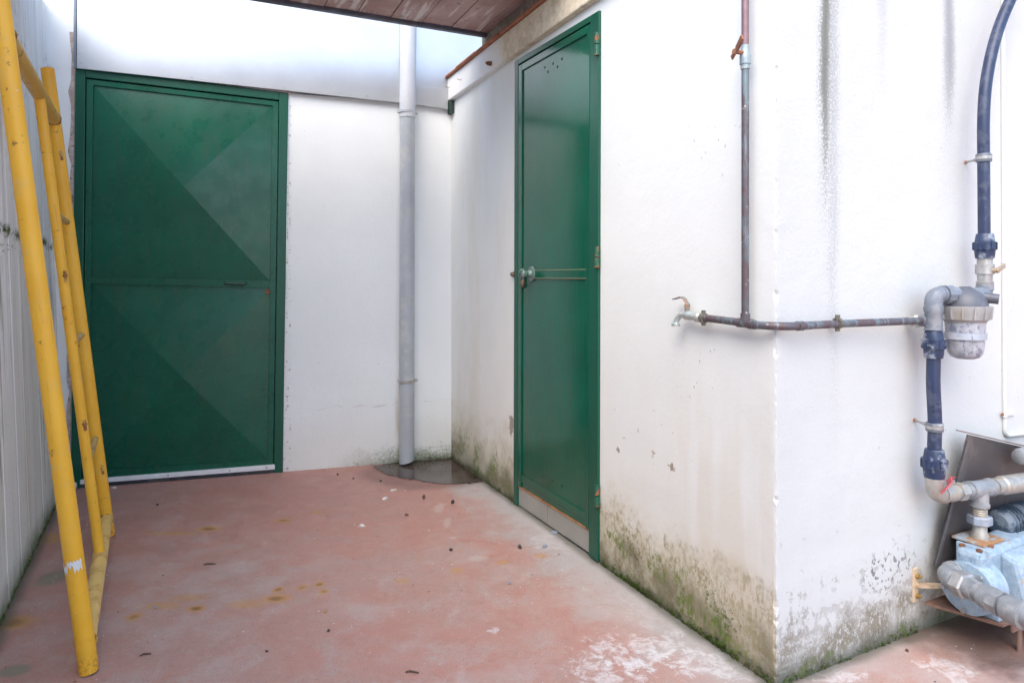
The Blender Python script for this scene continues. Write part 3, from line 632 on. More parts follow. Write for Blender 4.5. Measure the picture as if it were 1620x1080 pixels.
# ------------------------------------------------------------------ roof
rf = thing('board_roof', D.at(1.93, 0, 2.27), 'low roof of weathered reddish boards seen from below', 'roof')
bm = bmesh.new(); o0 = -.10
k = 0
while o0 < 1.98:
    wd = .155 if k else .14
    fbox(bm, D, 1.0, 1.915, o0, o0+wd-.004, 2.300+random.uniform(0, .003), 2.322); o0 += wd; k += 1
obj('boards', bm, BOARDS, rf, bevel=.002)
bm = bmesh.new(); fbox(bm, D, 1.9155, 1.945, -.06, 1.98, 2.284, 2.331); obj('edge_beam', bm, STEELB, rf, bevel=.003)
bm = bmesh.new(); fbox(bm, D, 1.0, 1.945, -.12, 1.98, 2.332, 2.36); obj('roof_deck', bm, SLABC, rf)
bm = bmesh.new(); fbox(bm, D, .97, .998, -.02, 1.98, 2.272, 2.33); obj('rear_beam', bm, STEELB, rf)

# ------------------------------------------------------------------ downpipe
pu = B.uv(643.5, 600, .06)[0]
dp = thing('downpipe', B.at(pu, .06), 'grey plastic downpipe clamped to the white back wall', 'downpipe')
RP = .042
bm = bmesh.new(); zt = B.uv(645, 181, .06)[1]; top = B.w(pu-.012, .066, 2.8); bmid = B.w(pu-.004, .06, zt)
bot = B.w(pu, .06, .015)
tube(bm, [bot, bmid], RP, 28, False); tube(bm, [bot, bmid], RP-.003, 28, False)
# slanting cut at the foot
for v in bm.verts:
    if v.co.z < .1: v.co.z += (v.co-bot).dot(B.t)*-.25+.004
obj('lower_pipe', bm, PVC, dp, smooth=True)
bm = bmesh.new(); tube(bm, [bmid-Vector((0, 0, .02)), top], RP+.0035, 28); obj('upper_pipe', bm, plain('pale_downpipe_plastic', (.52, .54, .565), .45, 0, .04, 8, .04), dp, smooth=True)
for py in (178, 602):
    z = B.uv(645, py, .06)[1]; c = B.w(pu, .06, z); bm = bmesh.new()
    rr = RP+.006
    lathe(bm, c-Vector((0, 0, .006)), Vector((0, 0, 1)), [(0, RP), (0, rr), (.012, rr), (.012, RP)], 28, False)
    fbox(bm, B, pu-.062, pu-.038, .05, .066, z-.006, z+.006); fbox(bm, B, pu+.036, pu+.052, .05, .062, z-.005, z+.005); fbox(bm, B, pu-.006, pu+.006, -.005, .02, z-.005, z+.005)
    o = obj('pipe_clamp', bm, CLAMP if py > 300 else PVC, dp, smooth=True)
    bm = bmesh.new(); bolt(bm, B.w(pu-.054, .066, z), B.n, .006, .008); obj('clamp_bolt', bm, CLAMP, o)

# ------------------------------------------------------------------ yellow scaffold frame
f1, f2 = floor_at(141, 1063), floor_at(172, 848)
e1 = (f2-f1); WID = e1.length; e1.normalize(); nl = L.n.copy()
up = (Vector((0, 0, 1.93))-nl*.215).normalized(); nrm = e1.cross(up).normalized()
Ms = Matrix(((e1.x, nrm.x, up.x, f1.x), (e1.y, nrm.y, up.y, f1.y), (e1.z, nrm.z, up.z, 0), (0, 0, 0, 1)))
sf = thing('scaffold_frame', Ms, 'yellow tubular steel scaffold frame leaning on the grey wall', 'scaffold frame')
def S(s, h, n=0): return f1+e1*s+up*h+nrm*n
RT = .0235; HT = 1.885
foot = .0
for s, nm in ((0, 'near'), (WID, 'far')):
    bm = bmesh.new(); tube(bm, [S(s, .004), S(s, HT)], RT, 24, False); tube(bm, [S(s, .004), S(s, HT)], RT-.003, 24, False)
    o = obj('upright', bm, YELLOW, sf, smooth=True)
    if nm == 'near':
        bm = bmesh.new(); xb, yb = basis(up); a0_ = math.atan2((-F.t*.2-Vector((0, 1, 0))).dot(yb), (-F.t*.2-Vector((0, 1, 0))).dot(xb)); cols = []
        for k in range(27):
            a = a0_-1.45+k*.112; d_ = (xb*math.cos(a)+yb*math.sin(a))*(RT+.0008); q_ = k/26
            lo_ = .276+.006*math.sin(k*1.9)+(.014 if 12 < k < 19 else 0)+.012*q_; hi_ = .312+.004*math.sin(k*2.3+1)-(.012 if 8 < k < 13 else 0)
            cols.append((bm.verts.new(S(0, lo_)+d_), bm.verts.new(S(0, hi_)+d_)))
        for a_, b_ in zip(cols, cols[1:]): bm.faces.new((a_[0], b_[0], b_[1], a_[1]))
        obj('tape', bm, TAPE, o, smooth=True)
        bm = bmesh.new(); lathe(bm, S(0, .004), up, [(0, RT-.003), (.002, RT-.002)], 20); obj('dark_foot', bm, BLACKHOLE, o)
def solve_h(px, py, s):            # height on the upright at s for an image row
    best = min((abs((lambda p: 440-FPX*(p.z-EYE)/p.y)(S(s, h/200))-py), h/200) for h in range(0, 420)); return best[1]
hb1, hb2 = .075, .075
ht = solve_h(0, 190, WID)
bm = bmesh.new(); tube(bm, [S(RT*.8, hb1), S(WID-RT*.8, hb2)], RT, 24); obj('bottom_rail', bm, plain('faded_yellow_paint', (.80, .53, .17), .45, 0, .08, 12, .06, (.55, .25, .05), .5, 14), sf, smooth=True)
bm = bmesh.new(); tube(bm, [S(RT*.8, ht), S(WID-RT*.8, ht)], RT, 24); obj('top_rail', bm, mat_rustpaint('dirty_yellow_paint', (.66, .40, .09), (.34, .20, .08), .56, .68), sf, smooth=True)
def solve_s(px, h):
    best = min((abs((lambda p: 810+FPX*p.x/p.y)(S(k/400*WID, h))-px), k/400*WID) for k in range(60, 401)); return best[1]
si = .60*WID
bm = bmesh.new(); tube(bm, [S(si, hb1+RT*.6), S(si, ht-RT*.6)], .0165, 20); inn = obj('inner_upright', bm, YELLOW, sf, smooth=True)
for nm_, s_, h_, rr_ in (('weld', RT*.9, hb1, RT), ('weld', WID-RT*.9, hb1, RT), ('weld', RT*.9, ht, RT), ('weld', WID-RT*.9, ht, RT)):
    bm = bmesh.new(); rnd = random.Random(int(h_*999)); pts_ = [S(s_, h_)+(up*math.cos(a)+nrm*math.sin(a))*rr_ for a in [k*2*math.pi/40 for k in range(41)]]
    tube(bm, pts_, [.0035+rnd.uniform(-.001, .0012) for _ in pts_], 6, False); obj('weld', bm, mat_rustpaint('weld_bead', (.62, .36, .07), (.22, .10, .04), .45, .55), sf, smooth=True)
for py in (352, 528, 692):
    h = solve_h(0, py, WID); bm = bmesh.new(); tube(bm, [S(si+.012, h), S(WID-RT*.8, h)], .011, 14); obj('rung', bm, mat_rustpaint('rung_paint', (.60, .42, .16), (.36, .22, .1), .5, .62), sf, smooth=True)
for s, py, par in ((si, 435, inn), (si, 670, inn), (WID, 740, None), (WID, 245, None)):
    h = solve_h(0, py, s); bm = bmesh.new(); r0 = .0165 if par else RT
    d_ = (nl*.4-e1*.9).normalized(); d_ = (d_-up*d_.dot(up)).normalized()
    p = S(s, h)+d_*r0*.8
    tube(bm, [p, p+d_*.014], [.007, .006], 10); x_ = up
    hexa(bm, [p+d_*.004+up*a+nrm*b_+d_*c for c in (0, .006) for a, b_ in ((-.022, -.004), (-.022, .004), (.016, .004), (.016, -.004))])
    obj('lock_pin', bm, mat_rustpaint('rusty_pin', (.7, .42, .1), (.3, .13, .05), .45, .55), sf, smooth=False)

# ------------------------------------------------------------------ copper pipework
cp = thing('copper_pipework', D.at(D.uv(1179, 505, .03)[0], .0), 'tarnished copper water pipe with a tap wrapping round the building corner', 'water pipe')
PO = .032
ur, zr = D.uv(1179, 511, PO); riser = D.w(ur, PO, zr); zv = D.uv(1179, 92, PO)[1]
bm = bmesh.new(); tube(bm, [riser, D.w(ur, PO, zv)], .0098, 16); obj('riser', bm, COPPER, cp, smooth=True)
bm = bmesh.new(); tube(bm, [D.w(ur, PO, zv+.01), D.w(ur, PO, 2.5)], .0098, 16); obj('upper_riser', bm, plain('pinkish_copper', (.24, .155, .165), .42, .3, .12, 30, .04), cp, smooth=True)
# ball valve on riser
bm = bmesh.new(); lathe(bm, D.w(ur, PO, zv-.03), Vector((0, 0, 1)), [(0, .012), (.012, .012), (.013, .0145), (.035, .0145), (.04, .012), (.062, .012), (.063, .011)], 18)
bmesh.ops.create_icosphere; va = obj('riser_valve', bm, plain('verdigris_brass', (.34, .42, .46), .5, .3, .2, 40, .1, (.50, .40, .16), .8, 30), cp, smooth=True)
p = D.w(ur, PO, zv+.012); bm = bmesh.new()
tube(bm, [p, p+D.n*.034], .006, 10); a = p+D.n*.034
l1 = (-D.t*.9+D.n*.25+Vector((0, 0, .42))).normalized(); sdir = l1.cross(D.n).normalized()
def plate(bm, a, b, wv, tv): hexa(bm, [a-wv-tv, a+wv-tv, a+wv+tv, a-wv+tv, b-wv-tv, b+wv-tv, b+wv+tv, b-wv+tv])
plate(bm, a-l1*.022-Vector((0, 0, .002)), a+l1*.008, sdir*.006, D.n*.0025); plate(bm, a+l1*.008, a+l1*.052+D.n*.006, sdir*.0075, D.n*.003)
bolt(bm, a, D.n, .008, .006)
obj('lever', bm, plain('rusty_lever', (.30, .13, .08), .7, 0, .2, 30, .15, (.18, .08, .05), .6), va, bevel=.001)
# horizontal run round the corner
pts_l = D.p(1112, 502.5, PO); c0 = D.p(1205, 514, PO); 
corn = cornerF+(D.n+F.n)*PO; zco = .928
corn = Vector((corn.x, corn.y, zco))
ua = .045
A_ = D.w(ua, PO, zco+.001); B_ = F.w(ua, PO, zco)
endF = F.p(1462, 507, PO+.02)
bm = bmesh.new(); tube(bm, [pts_l, riser]+[A_]+arc(A_, corn, B_, 8)[1:]+[F.p(1330, 512, PO), endF], .0105, 16); obj('wall_pipe', bm, COPPER, cp, smooth=True)
bm = bmesh.new(); lathe(bm, B_-F.t*.006, F.t, [(0, .0125), (.02, .0125)], 16); obj('elbow_socket', bm, COPPER, cp, smooth=True)
bm = bmesh.new(); lathe(bm, A_+D.t*.016, -D.t, [(0, .0125), (.02, .0125)], 16); obj('elbow_socket', bm, COPPER, cp, smooth=True); bm = bmesh.new()
lathe(bm, riser+D.t*.026, -D.t, [(0, .0125), (.052, .0125)], 16); lathe(bm, riser, Vector((0, 0, 1)), [(0, .0125), (.026, .0125)], 16); obj('tee_fitting', bm, COPPER, cp, smooth=True)
for c, fr in ((D.p(1113, 503, PO), D), (F.p(1325, 511, PO), F)):
    bm = bmesh.new(); lathe(bm, c-fr.t*.006, fr.t, [(0, .0108), (0, .015), (.012, .015), (.012, .0108)], 16, False)
    for s_ in (-1, 1): hexa(bm, [c+fr.t*x_-fr.n*y_+Vector((0, 0, s_*z_)) for z_ in (.012, .022) for x_, y_ in ((-.005, .004), (.005, .004), (.005, -.004), (-.005, -.004))])
    tube(bm, [c-fr.n*.01, c-fr.n*PO], .004, 8); obj('pipe_clip', bm, plain('tarnished_clip', (.16, .15, .13), .6, .4, .2, 40, .1, (.35, .3, .2), .6), cp)
# tap
tp = D.p(1110, 502.5, PO); ax = (D.p(1076, 498, PO)-tp).normalized(); ax = (D.t*1.0+Vector((0, 0, .06))).normalized()
bm = bmesh.new(); lathe(bm, tp-ax*.005, ax, [(0, .011), (.012, .013), (.014, .015), (.026, .015), (.027, .0115), (.05, .0115), (.055, .014), (.075, .014), (.08, .010)], 18)
e_ = tp+ax*.075; tube(bm, arc(e_, e_+ax*.032, e_+ax*.034+Vector((0, 0, -.030))+D.n*.006, 8), .0085, 14); q_ = e_+ax*.034+Vector((0, 0, -.030))+D.n*.006
lathe(bm, q_+Vector((0, 0, .004)), Vector((0, 0, -1)), [(0, .009), (.004, .013), (.012, .013), (.012, .009)], 16)
tap = obj('tap', bm, plain('dull_nickel_tap', (.50, .56, .54), .35, .55, .15, 40, .06, (.62, .6, .5), .4), cp, smooth=True)
bm = bmesh.new(); s0 = tp+ax*.064; tube(bm, [s0, s0+Vector((0, 0, .026))], [.009, .007], 12); bolt(bm, s0+Vector((0, 0, .024)), Vector((0, 0, 1)), .009, .008)
a = s0+Vector((0, 0, .030)); wv = D.n*.007
plate(bm, a-ax*.006, a+ax*.012+Vector((0, 0, .018)), wv, Vector((0, 0, .0015))); plate(bm, a+ax*.012+Vector((0, 0, .018)), a+ax*.026+Vector((0, 0, .022)), wv, Vector((0, 0, .0015))); plate(bm, a+ax*.026+Vector((0, 0, .022)), a+ax*.062+Vector((0, 0, .012)), wv, Vector((0, 0, .0015)))
obj('tap_lever', bm, mat_rustpaint('tap_lever_metal', (.22, .20, .18), (.48, .20, .07), .5, .56, .5), tap)

# ------------------------------------------------------------------ black hose with valve coming down to the filter
HO = .075
hs = thing('black_hose', F.at(F.uv(1557, 450, HO)[0], .0), 'black plastic hose curving down to the water filter', 'hose')
hz = [F.p(x, y, o) for x, y, o in ((1557, 372, HO), (1556.5, 300, HO), (1556, 240, HO), (1556, 190, HO), (1559, 140, HO), (1567, 92, HO), (1579, 48, HO), (1594, 10, HO+.005), (1612, -26, HO+.01), (1640, -66, HO+.01))]
bm = bmesh.new(); tube(bm, spline(hz, 8), .0165, 20); obj('hose', bm, BLACKPE, hs, smooth=True)
def clamp(parent, c, d, r, target):
    bm = bmesh.new(); x, y = basis(d)
    lathe(bm, c-d*.012, d, [(0, r), (0, r+.004), (.006, r+.005), (.006, r+.003), (.018, r+.003), (.018, r+.005), (.024, r+.004), (.024, r)], 24, False)
    o = obj('hose_clamp', bm, plain('clamp_rubber_metal', (.16, .18, .22), .5, .2, .2, 20, .05, (.6, .6, .6), .6), parent, smooth=True)
    bm = bmesh.new(); lathe(bm, c-d*.005, d, [(0, r+.0035), (0, r+.0048), (.010, r+.0048), (.010, r+.0035)], 24, False); obj('clamp_band', bm, CHROME, o, smooth=True)
    bm = bmesh.new(); sgn = (target-c); sgn -= d*sgn.dot(d); p = c+sgn.normalized()*(r+.002); lathe(bm, p, target-p, [(0, .0055), ((target-p).length*.35, .0055), ((target-p).length*.36, .0032), ((target-p).length, .0032)], 10); obj('clamp_screw', bm, CHROME, o, smooth=True)
    bm = bmesh.new(); lathe(bm, target+F.n*.001, -(target-p).normalized(), [(0, .006), (.006, .005)], 10); obj('screw_plug', bm, plain('red_brown_plug', (.42, .17, .10), .6), o)
clamp(hs, F.p(1556.3, 250, HO), Vector((0, 0, 1)), .0165, F.p(1527, 257, .0))
cu, cz = F.uv(1558, 409, HO); bm = bmesh.new(); coupling(bm, F.w(cu, HO, cz), Vector((0, 0, 1)), .075, .031)
for v in bm.verts: v.co.z = 2*cz+.075-v.co.z if False else v.co.z
obj('coupling', bm, BLACKNUT, hs, smooth=True)
uv_, z0_ = F.uv(1558, 451, HO); bm = bmesh.new(); zt_ = cz; l_ = zt_-z0_
lathe(bm, F.w(cu, HO, z0_), Vector((0, 0, 1)), [(0, .021), (.06*l_, .023), (.14*l_, .023), (.15*l_, .0195), (.4*l_, .0205), (.42*l_, .025), (.78*l_, .025), (.80*l_, .0205), (l_+.004, .0205)], 24)
hv = obj('hose_valve', bm, CHROME, hs, smooth=True)
bm = bmesh.new(); zl = z0_+l_*.55; p = F.w(cu, HO, zl); tube(bm, [p, p+F.n*.034], .008, 10); a = p+F.n*.034; ld = (F.t*.9+Vector((0, 0, .33))).normalized(); ws = ld.cross(F.n).normalized()
plate(bm, a-ld*.004, a+ld*.045, ws*.0075, F.n*.003); bolt(bm, a, F.n, .008, .006); obj('lever', bm, plain('zinc_lever', (.42, .44, .46), .5, .4, .1, 30, .1, (.45, .26, .08), .6), hv, bevel=.001)

# ------------------------------------------------------------------ water filter with grey fittings
FO = .105
fu, fz = F.uv(1527, 490, FO); fc = F.w(fu, FO, 0)
wfz = thing('water_filter', F.at(fu, .0), 'cloudy bowl water filter with grey fittings on the white wall', 'water filter')
def zf(py, off=FO): return F.uv(1527, py, off)[1]
Z = Vector((0, 0, 1))
zr0, zr1 = zf(507), zf(484); bm = bmesh.new()
lathe(bm, Vector((fc.x, fc.y, zr0)), Z, [(-.006, .050), (0, .054), (.004, .059), ((zr1-zr0)*.55, .063), (zr1-zr0-.004, .067), (zr1-zr0, .067), (zr1-zr0, .050)], 36, False)
for k in range(14):
    a = 2*math.pi*k/14; d_ = Vector((math.cos(a), math.sin(a), 0)); e_ = Z.cross(d_); p = Vector((fc.x, fc.y, zr0+.005))+d_*.058
    hexa(bm, [p+e_*s_*.002+d_*q_+Z*h_ for h_ in (0, zr1-zr0-.007) for s_, q_ in ((-1, 0), (1, 0), (1, .007+h_*.1), (-1, .007+h_*.1))])
obj('ring_nut', bm, RING, wfz, smooth=True)
zt = zf(452); hh = zt-zr1; bm = bmesh.new()
lathe(bm, Vector((fc.x, fc.y, zr1-.002)), Z, [(0, .057), (.12*hh, .0565), (.45*hh, .050), (.68*hh, .040), (.86*hh, .024), (hh, .013), (hh, .001)], 32); obj('filter_head', bm, plain('dark_grey_head', (.10, .108, .13), .45, 0, .1, 20, .05, (.28, .28, .3), .4), wfz, smooth=True)
zb = zf(567); bm = bmesh.new(); bh = zr0-zb
lathe(bm, Vector((fc.x, fc.y, zb)), Z, [(0, .001), (0, .024), (.05*bh, .036), (.14*bh, .043), (.28*bh, .0465), (.98*bh, .051), (bh, .051)], 36); bw = obj('filter_bowl', bm, BOWL, wfz, smooth=True)
bm = bmesh.new(); zc_ = zf(531); lathe(bm, Vector((fc.x, fc.y, zc_-.009)), Z, [(0, .0485), (0, .0525), (.018, .0532), (.018, .0485)], 36, False)
c_ = Vector((fc.x, fc.y, zc_)); d_ = (F.n-F.t*.75).normalized(); plate(bm, c_+d_*.05-Z*.008, c_+d_*.056-Z*.008, d_.cross(Z)*.010, Z*.001); lathe(bm, c_+d_*.05, d_, [(0, .008), (.007, .008)], 8)
obj('bowl_band', bm, plain('pale_blue_band', (.40, .44, .50), .4, .2, .1, 20, .05, (.6, .62, .66), .5), wfz, smooth=True)
# tee on the left with elbow into the head
TO = .075
tu, _ = F.uv(1477, 500, TO)
def tz(py): return F.uv(1477, py, TO)[1]
tc = lambda py: F.w(tu, TO, tz(py))
bm = bmesh.new(); lathe(bm, tc(522), Z, [(0, .025), (.003, .025), (.004, .0225), (tz(493)-tz(522)-.004, .0225), (tz(493)-tz(522), .025), (tz(489)-tz(522), .025)], 26)
pj = F.w(tu, TO, tz(506)); lathe(bm, pj, (endF-pj), [(0, .02), (.03, .017), (.042, .013)], 20); obj('tee_fitting', bm, GREYPVC, wfz, smooth=True)
bm = bmesh.new(); lathe(bm, pj+(endF-pj).normalized()*.036, (endF-pj), [(0, .016), (.004, .018), (.010, .018), (.011, .0135), (.026, .0135)], 18); obj('adapter', bm, plain('limed_brass', (.52, .52, .46), .5, .3, .15, 40, .1), wfz, smooth=True)
bm = bmesh.new(); eb = tc(489); hd = Vector((fc.x, fc.y, zf(466))); kk = Vector((eb.x, eb.y, tz(466))); ed = (hd-kk); ed.z = 0; edn = ed.normalized()
tube(bm, [eb-Z*.002]+arc(kk-Z*.024, kk, kk+edn*.028, 10), .0235, 24); lathe(bm, eb, Z, [(0, .0255), (.008, .0255)], 24); lathe(bm, kk+edn*.022, edn, [(0, .0245), (.006, .0245)], 24); obj('elbow', bm, GREYPVC, wfz, smooth=True)
bm = bmesh.new(); lathe(bm, kk+edn*.028, edn, [(0, .021), (.006, .021), (.006, .027), (.030, .027), (.034, .023), (.05, .022)], 10); obj('union_nut', bm, GREYPVC, wfz)
bm = bmesh.new(); top_ = F.w(cu, HO, z0_); h2 = Vector((fc.x, fc.y, zf(469)+.004)); kq = Vector((top_.x, top_.y, h2.z))
lathe(bm, top_-Z*.004, Z, [(-.012, .0235), (.006, .0235)], 22); tube(bm, [top_-Z*.006]+arc(kq+Z*.02, kq, kq+(h2-kq).normalized()*.02, 8)+[h2], .021, 20); obj('outlet_elbow', bm, GREYPVC, wfz, smooth=True)
bm = bmesh.new(); nz_ = Vector((fc.x, fc.y, zf(468))); nd = (F.t*.42+F.n*.85-Z*.12).normalized(); s_ = nz_+F.t*.022+nd*.034
lathe(bm, s_, nd, [(0, .016), (.026, .0145), (.036, .0145), (.036, .009), (.022, .008)], 20, False); obj('side_port', bm, plain('dark_grey_port', (.10, .108, .13), .45), wfz, smooth=True)
bm = bmesh.new(); lathe(bm, s_+nd*.026, nd, [(0, .0085), (.001, .0085)], 16); obj('port_hole', bm, BLACKHOLE, wfz)

# ------------------------------------------------------------------ lower black pipe
lp = thing('black_pipe', F.at(tu, .0), 'short black plastic pipe clamped to the wall between filter and pump', 'pipe')
bm = bmesh.new(); coupling(bm, tc(566), Z, tz(522)-tz(566), .030); obj('coupling', bm, BLACKNUT, lp, smooth=True)
bm = bmesh.new(); ptop = tc(564); lowc = F.p(1478, 712, TO); tube(bm, spline([ptop, F.p(1476.5, 610, TO), F.p(1479, 665, TO), lowc], 6), .0182, 20); obj('pipe', bm, BLACKPE, lp, smooth=True)
clamp(lp, F.p(1478.5, 675, TO), Z, .0182, F.p(1446, 664, 0))
zl0, zl1 = F.uv(1478, 755, TO)[1], F.uv(1478, 710, TO)[1]; lu = F.uv(1478, 730, TO)[0]
bm = bmesh.new(); coupling(bm, F.w(lu, TO, zl0), Z, zl1-zl0, .033); obj('coupling', bm, BLACKNUT, lp, smooth=True)

# ------------------------------------------------------------------ pump on a bracket with its pipework
pm = thing('water_pump', F.at(.8, .1, .1), 'worn blue water pump with valves and galvanised pipe fittings', 'pump')
ez = F.uv(1478, 783, TO)[1]; kc = F.w(lu, TO, ez)
rd = (F.p(1600, 803, TO+.035)-kc); rd.z = -.006; rd.normalize()
bm = bmesh.new(); tube(bm, [F.w(lu, TO, zl0+.004)]+arc(kc+Z*.032, kc, kc+rd*.034, 10), .0235, 24); lathe(bm, F.w(lu, TO, zl0-.006), Z, [(0, .0255), (.008, .0255)], 24); obj('elbow', bm, BRASSY, pm, smooth=True)
bm = bmesh.new(); lathe(bm, kc+rd*.03, rd, [(0, .026), (.008, .026), (.010, .021), (.03, .025), (.05, .025), (.06, .021), (.066, .021)], 22); lathe(bm, kc+rd*.094, rd, [(0, .026), (.028, .026)], 6)
vb = obj('ball_valve', bm, BRASSY, pm, smooth=True)
bm = bmesh.new(); vc = kc+rd*.068; tube(bm, [vc, vc+Z*.034], .007, 12); bolt(bm, vc+Z*.03, Z, .011, .008); obj('valve_stem', bm, CHROME, vb)
bm = bmesh.new(); a = vc+Z*.040; wv = rd.cross(Z).normalized()*.009
a1_, a2_, a3_ = a-rd*.016+Z*.004+F.n*.006, a-rd*.036-Z*.004+F.n*.022, a-rd*.085-Z*.020+F.n*.036; wz = Z*.007+F.n*.006; plate(bm, a+rd*.012, a1_, wz, F.n*.002); plate(bm, a1_, a2_, wz, F.n*.002); plate(bm, a2_, a3_, wz*1.15, F.n*.002)
obj('red_lever', bm, RED, vb, bevel=.001)
bm = bmesh.new(); lathe(bm, kc+rd*.12, rd, [(0, .019), (.012, .019), (.013, .022), (.026, .022)], 20); t0 = kc+rd*.145
lathe(bm, t0, rd, [(0, .0265), (.008, .0265), (.009, .0245), (.086, .0245), (.087, .0265), (.096, .0265)], 24); tcn = t0+rd*.048; lathe(bm, tcn, -Z, [(0, .0235), (.042, .0235), (.043, .026), (.052, .026)], 24); obj('tee', bm, ZINC, pm, smooth=True)
bm = bmesh.new(); lathe(bm, t0+rd*.094, rd, [(0, .019), (.014, .019), (.015, .024), (.045, .024), (.05, .028), (.2, .028)], 22); obj('outlet_pipe', bm, BRASSY, pm, smooth=True)
bm = bmesh.new(); b0 = tcn-Z*.05; lathe(bm, b0, -Z, [(0, .019), (.075, .019), (.085, .024), (.1, .024)], 20); 
for k in range(4): lathe(bm, b0-Z*(.004+k*.006), -Z, [(0, .019), (.002, .0207), (.004, .019)], 20, False)
obj('riser_nipple', bm, BRASSY, pm, smooth=True)
bm = bmesh.new(); lathe(bm, b0-Z*.028, -Z, [(0, .028), (.003, .033), (.024, .033), (.027, .029)], 6); obj('union_nut', bm, plain('blue_grey_union', (.28, .33, .40), .5, .2, .15, 30, .1, (.5, .5, .5), .5), pm, bevel=.002)
# body
zt_b = (b0-Z*.098).z
pu0 = .635
bm = bmesh.new()
hexa(bm, [F.w(u, o, z) for z, g in ((.112, .012), (zt_b-.004, 0)) for u, o in ((pu0+g, .085), (1.02, .045), (1.02, .150), (pu0+g, .158))]); body = obj('pump_body', bm, BLUEP, pm, bevel=.016)
bm = bmesh.new(); vcn = F.w(pu0+.004, .122, .170); lathe(bm, vcn, F.t, [(-.012, .05), (-.010, .072), (.02, .076), (.06, .076), (.065, .06)], 32); obj('volute', bm, BLUEP, pm, smooth=True)
bm = bmesh.new()
for k in range(5):
    a = 2*math.pi*(k+.3)/5; x, y = basis(F.t); bolt(bm, vcn-F.t*.016+(x*math.cos(a)+y*math.sin(a))*.062, -F.t, .007, .008)
o = obj('volute_bolt', bm, CHROME, pm); o['kind'] = 'stuff'
bm = bmesh.new()
A = [F.w(u, o, z) for u, o, z in ((.735, .15, .125), (1.05, .15, .125), (1.05, .235, .125), (.735, .235, .125), (.735, .15, zt_b-.012), (1.05, .15, zt_b-.012), (1.05, .20, zt_b-.025), (.735, .20, zt_b-.025))]
hexa(bm, A); cas = obj('motor_casing', bm, BLUEP, pm, bevel=.014)
bm = bmesh.new()
for k in range(4): hexa(bm, [F.w(u, o, z) for z, o2 in ((.14+k*.022, 0), (.144+k*.022, 0)) for u, o in ((.76, .2), (1.05, .2), (1.05, .240), (.76, .240))])
obj('casing_fin', bm, BLUEP, cas, bevel=.002)
bm = bmesh.new(); cpt = Vector((b0.x, b0.y, zt_b-.004)); hexa(bm, [cpt+F.t*x+F.n*y+Z*h for h in (0, .008) for x, y in ((-.055, -.05), (.06, -.05), (.06, .04), (-.055, .04))]); obj('flange_plate', bm, mat_rustpaint('rusty_flange', (.36, .42, .46), (.34, .18, .08), .44, .54), pm, bevel=.002)
bm = bmesh.new(); hexa(bm, [F.w(u, o, z) for z in (zt_b-.02, zt_b+.004) for u, o in ((.76, .004), (1.0, .004), (1.0, .03), (.76, .03))]); obj('rear_bracket', bm, RUST, pm)
bm = bmesh.new(); lathe(bm, F.w(.885, .075, .295), F.t, [(0, .001), (0, .03), (.008, .04), (.3, .042)], 24); obj('motor', bm, DKBLUE, pm, smooth=True)
bm = bmesh.new(); p = F.p(1611, 723, .1); lathe(bm, p, F.t, [(0, .001), (.0, .014), (.004, .022), (.014, .026), (.2, .026)], 24); tube(bm, [p+F.t*.12, Vector((*(p+F.t*.12).to_2d(), (t0+rd*.2).z))], .018, 16); obj('pressure_vessel', bm, ZINC, pm, smooth=True)
bm = bmesh.new()
for k in range(9): lathe(bm, F.w(.91+k*.016, .075, .295), F.t, [(0, .0405), (0, .046), (.004, .046), (.004, .0405)], 24, False)
obj('cooling_fin', bm, DKBLUE, pm.children[-1] if pm.children[-1].name.startswith('motor') else pm)['kind'] = 'stuff'
bm = bmesh.new(); plate(bm, F.w(.79, .218, .196), F.w(.87, .218, .196), Z*.017, F.n*.0012); obj('label_plate', bm, plain('worn_metal_label', (.30, .31, .31), .45, .5, .2, 60, .05, (.12, .2, .3), .6, 40), cas)
bm = bmesh.new()
for u_, o_ in ((.655, .096), (.655, .142), (.72, .138)): bolt(bm, F.w(u_, o_, zt_b-.005), Z, .008, .007)
obj('cover_bolt', bm, RUST, pm)['kind'] = 'stuff'
bm = bmesh.new(); fbox(bm, F, .668, .678, .07, .161, .11, zt_b+.001); obj('flange_rib', bm, BLUEP, pm, bevel=.004)
bm = bmesh.new(); tube(bm, spline([F.w(.98, .115, .30), F.w(.94, .17, .29), F.w(.93, .235, .22), F.w(.98, .26, .13), F.w(1.1, .27, .1)], 8), .005, 8); obj('cable', bm, RUBBER, pm, smooth=True)
# inlet elbow and union running out from the wall
i0 = F.w(pu0+.02, .085, .2); ic = F.w(pu0-.055, .085, .2)
idr = (F.w(.585, .30, .2)-F.w(.645, .09, .2)).normalized(); ic = F.w(pu0-.048, .083, .203)
bm = bmesh.new(); tube(bm, [i0, F.w(pu0-.012, .085, .203)]+arc(F.w(pu0-.018, .085, .203), ic, ic+idr*.04, 8), .027, 24); lathe(bm, F.w(pu0-.002, .085, .203), -F.t, [(0, .031), (.012, .031)], 24); lathe(bm, ic+idr*.034, idr, [(0, .031), (.012, .031)], 24); obj('inlet_elbow', bm, ZINC, pm, smooth=True)
bm = bmesh.new(); lathe(bm, ic+idr*.046, idr, [(0, .033), (.003, .038), (.032, .038), (.036, .032)], 6); o = obj('inlet_union', bm, CHROME, pm, bevel=.002)
bm = bmesh.new(); lathe(bm, ic+idr*.078, idr, [(0, .028), (.028, .028), (.029, .022), (.05, .022), (.051, .031), (.075, .033), (.08, .033)], 24); lathe(bm, ic+idr*.158, idr, [(0, .034), (.03, .034)], 8); lathe(bm, ic+idr*.188, idr, [(0, .026), (.01, .026), (.011, .034), (.06, .034), (.061, .024), (.4, .024)], 24); obj('inlet_pipe', bm, ZINC, pm, smooth=True)
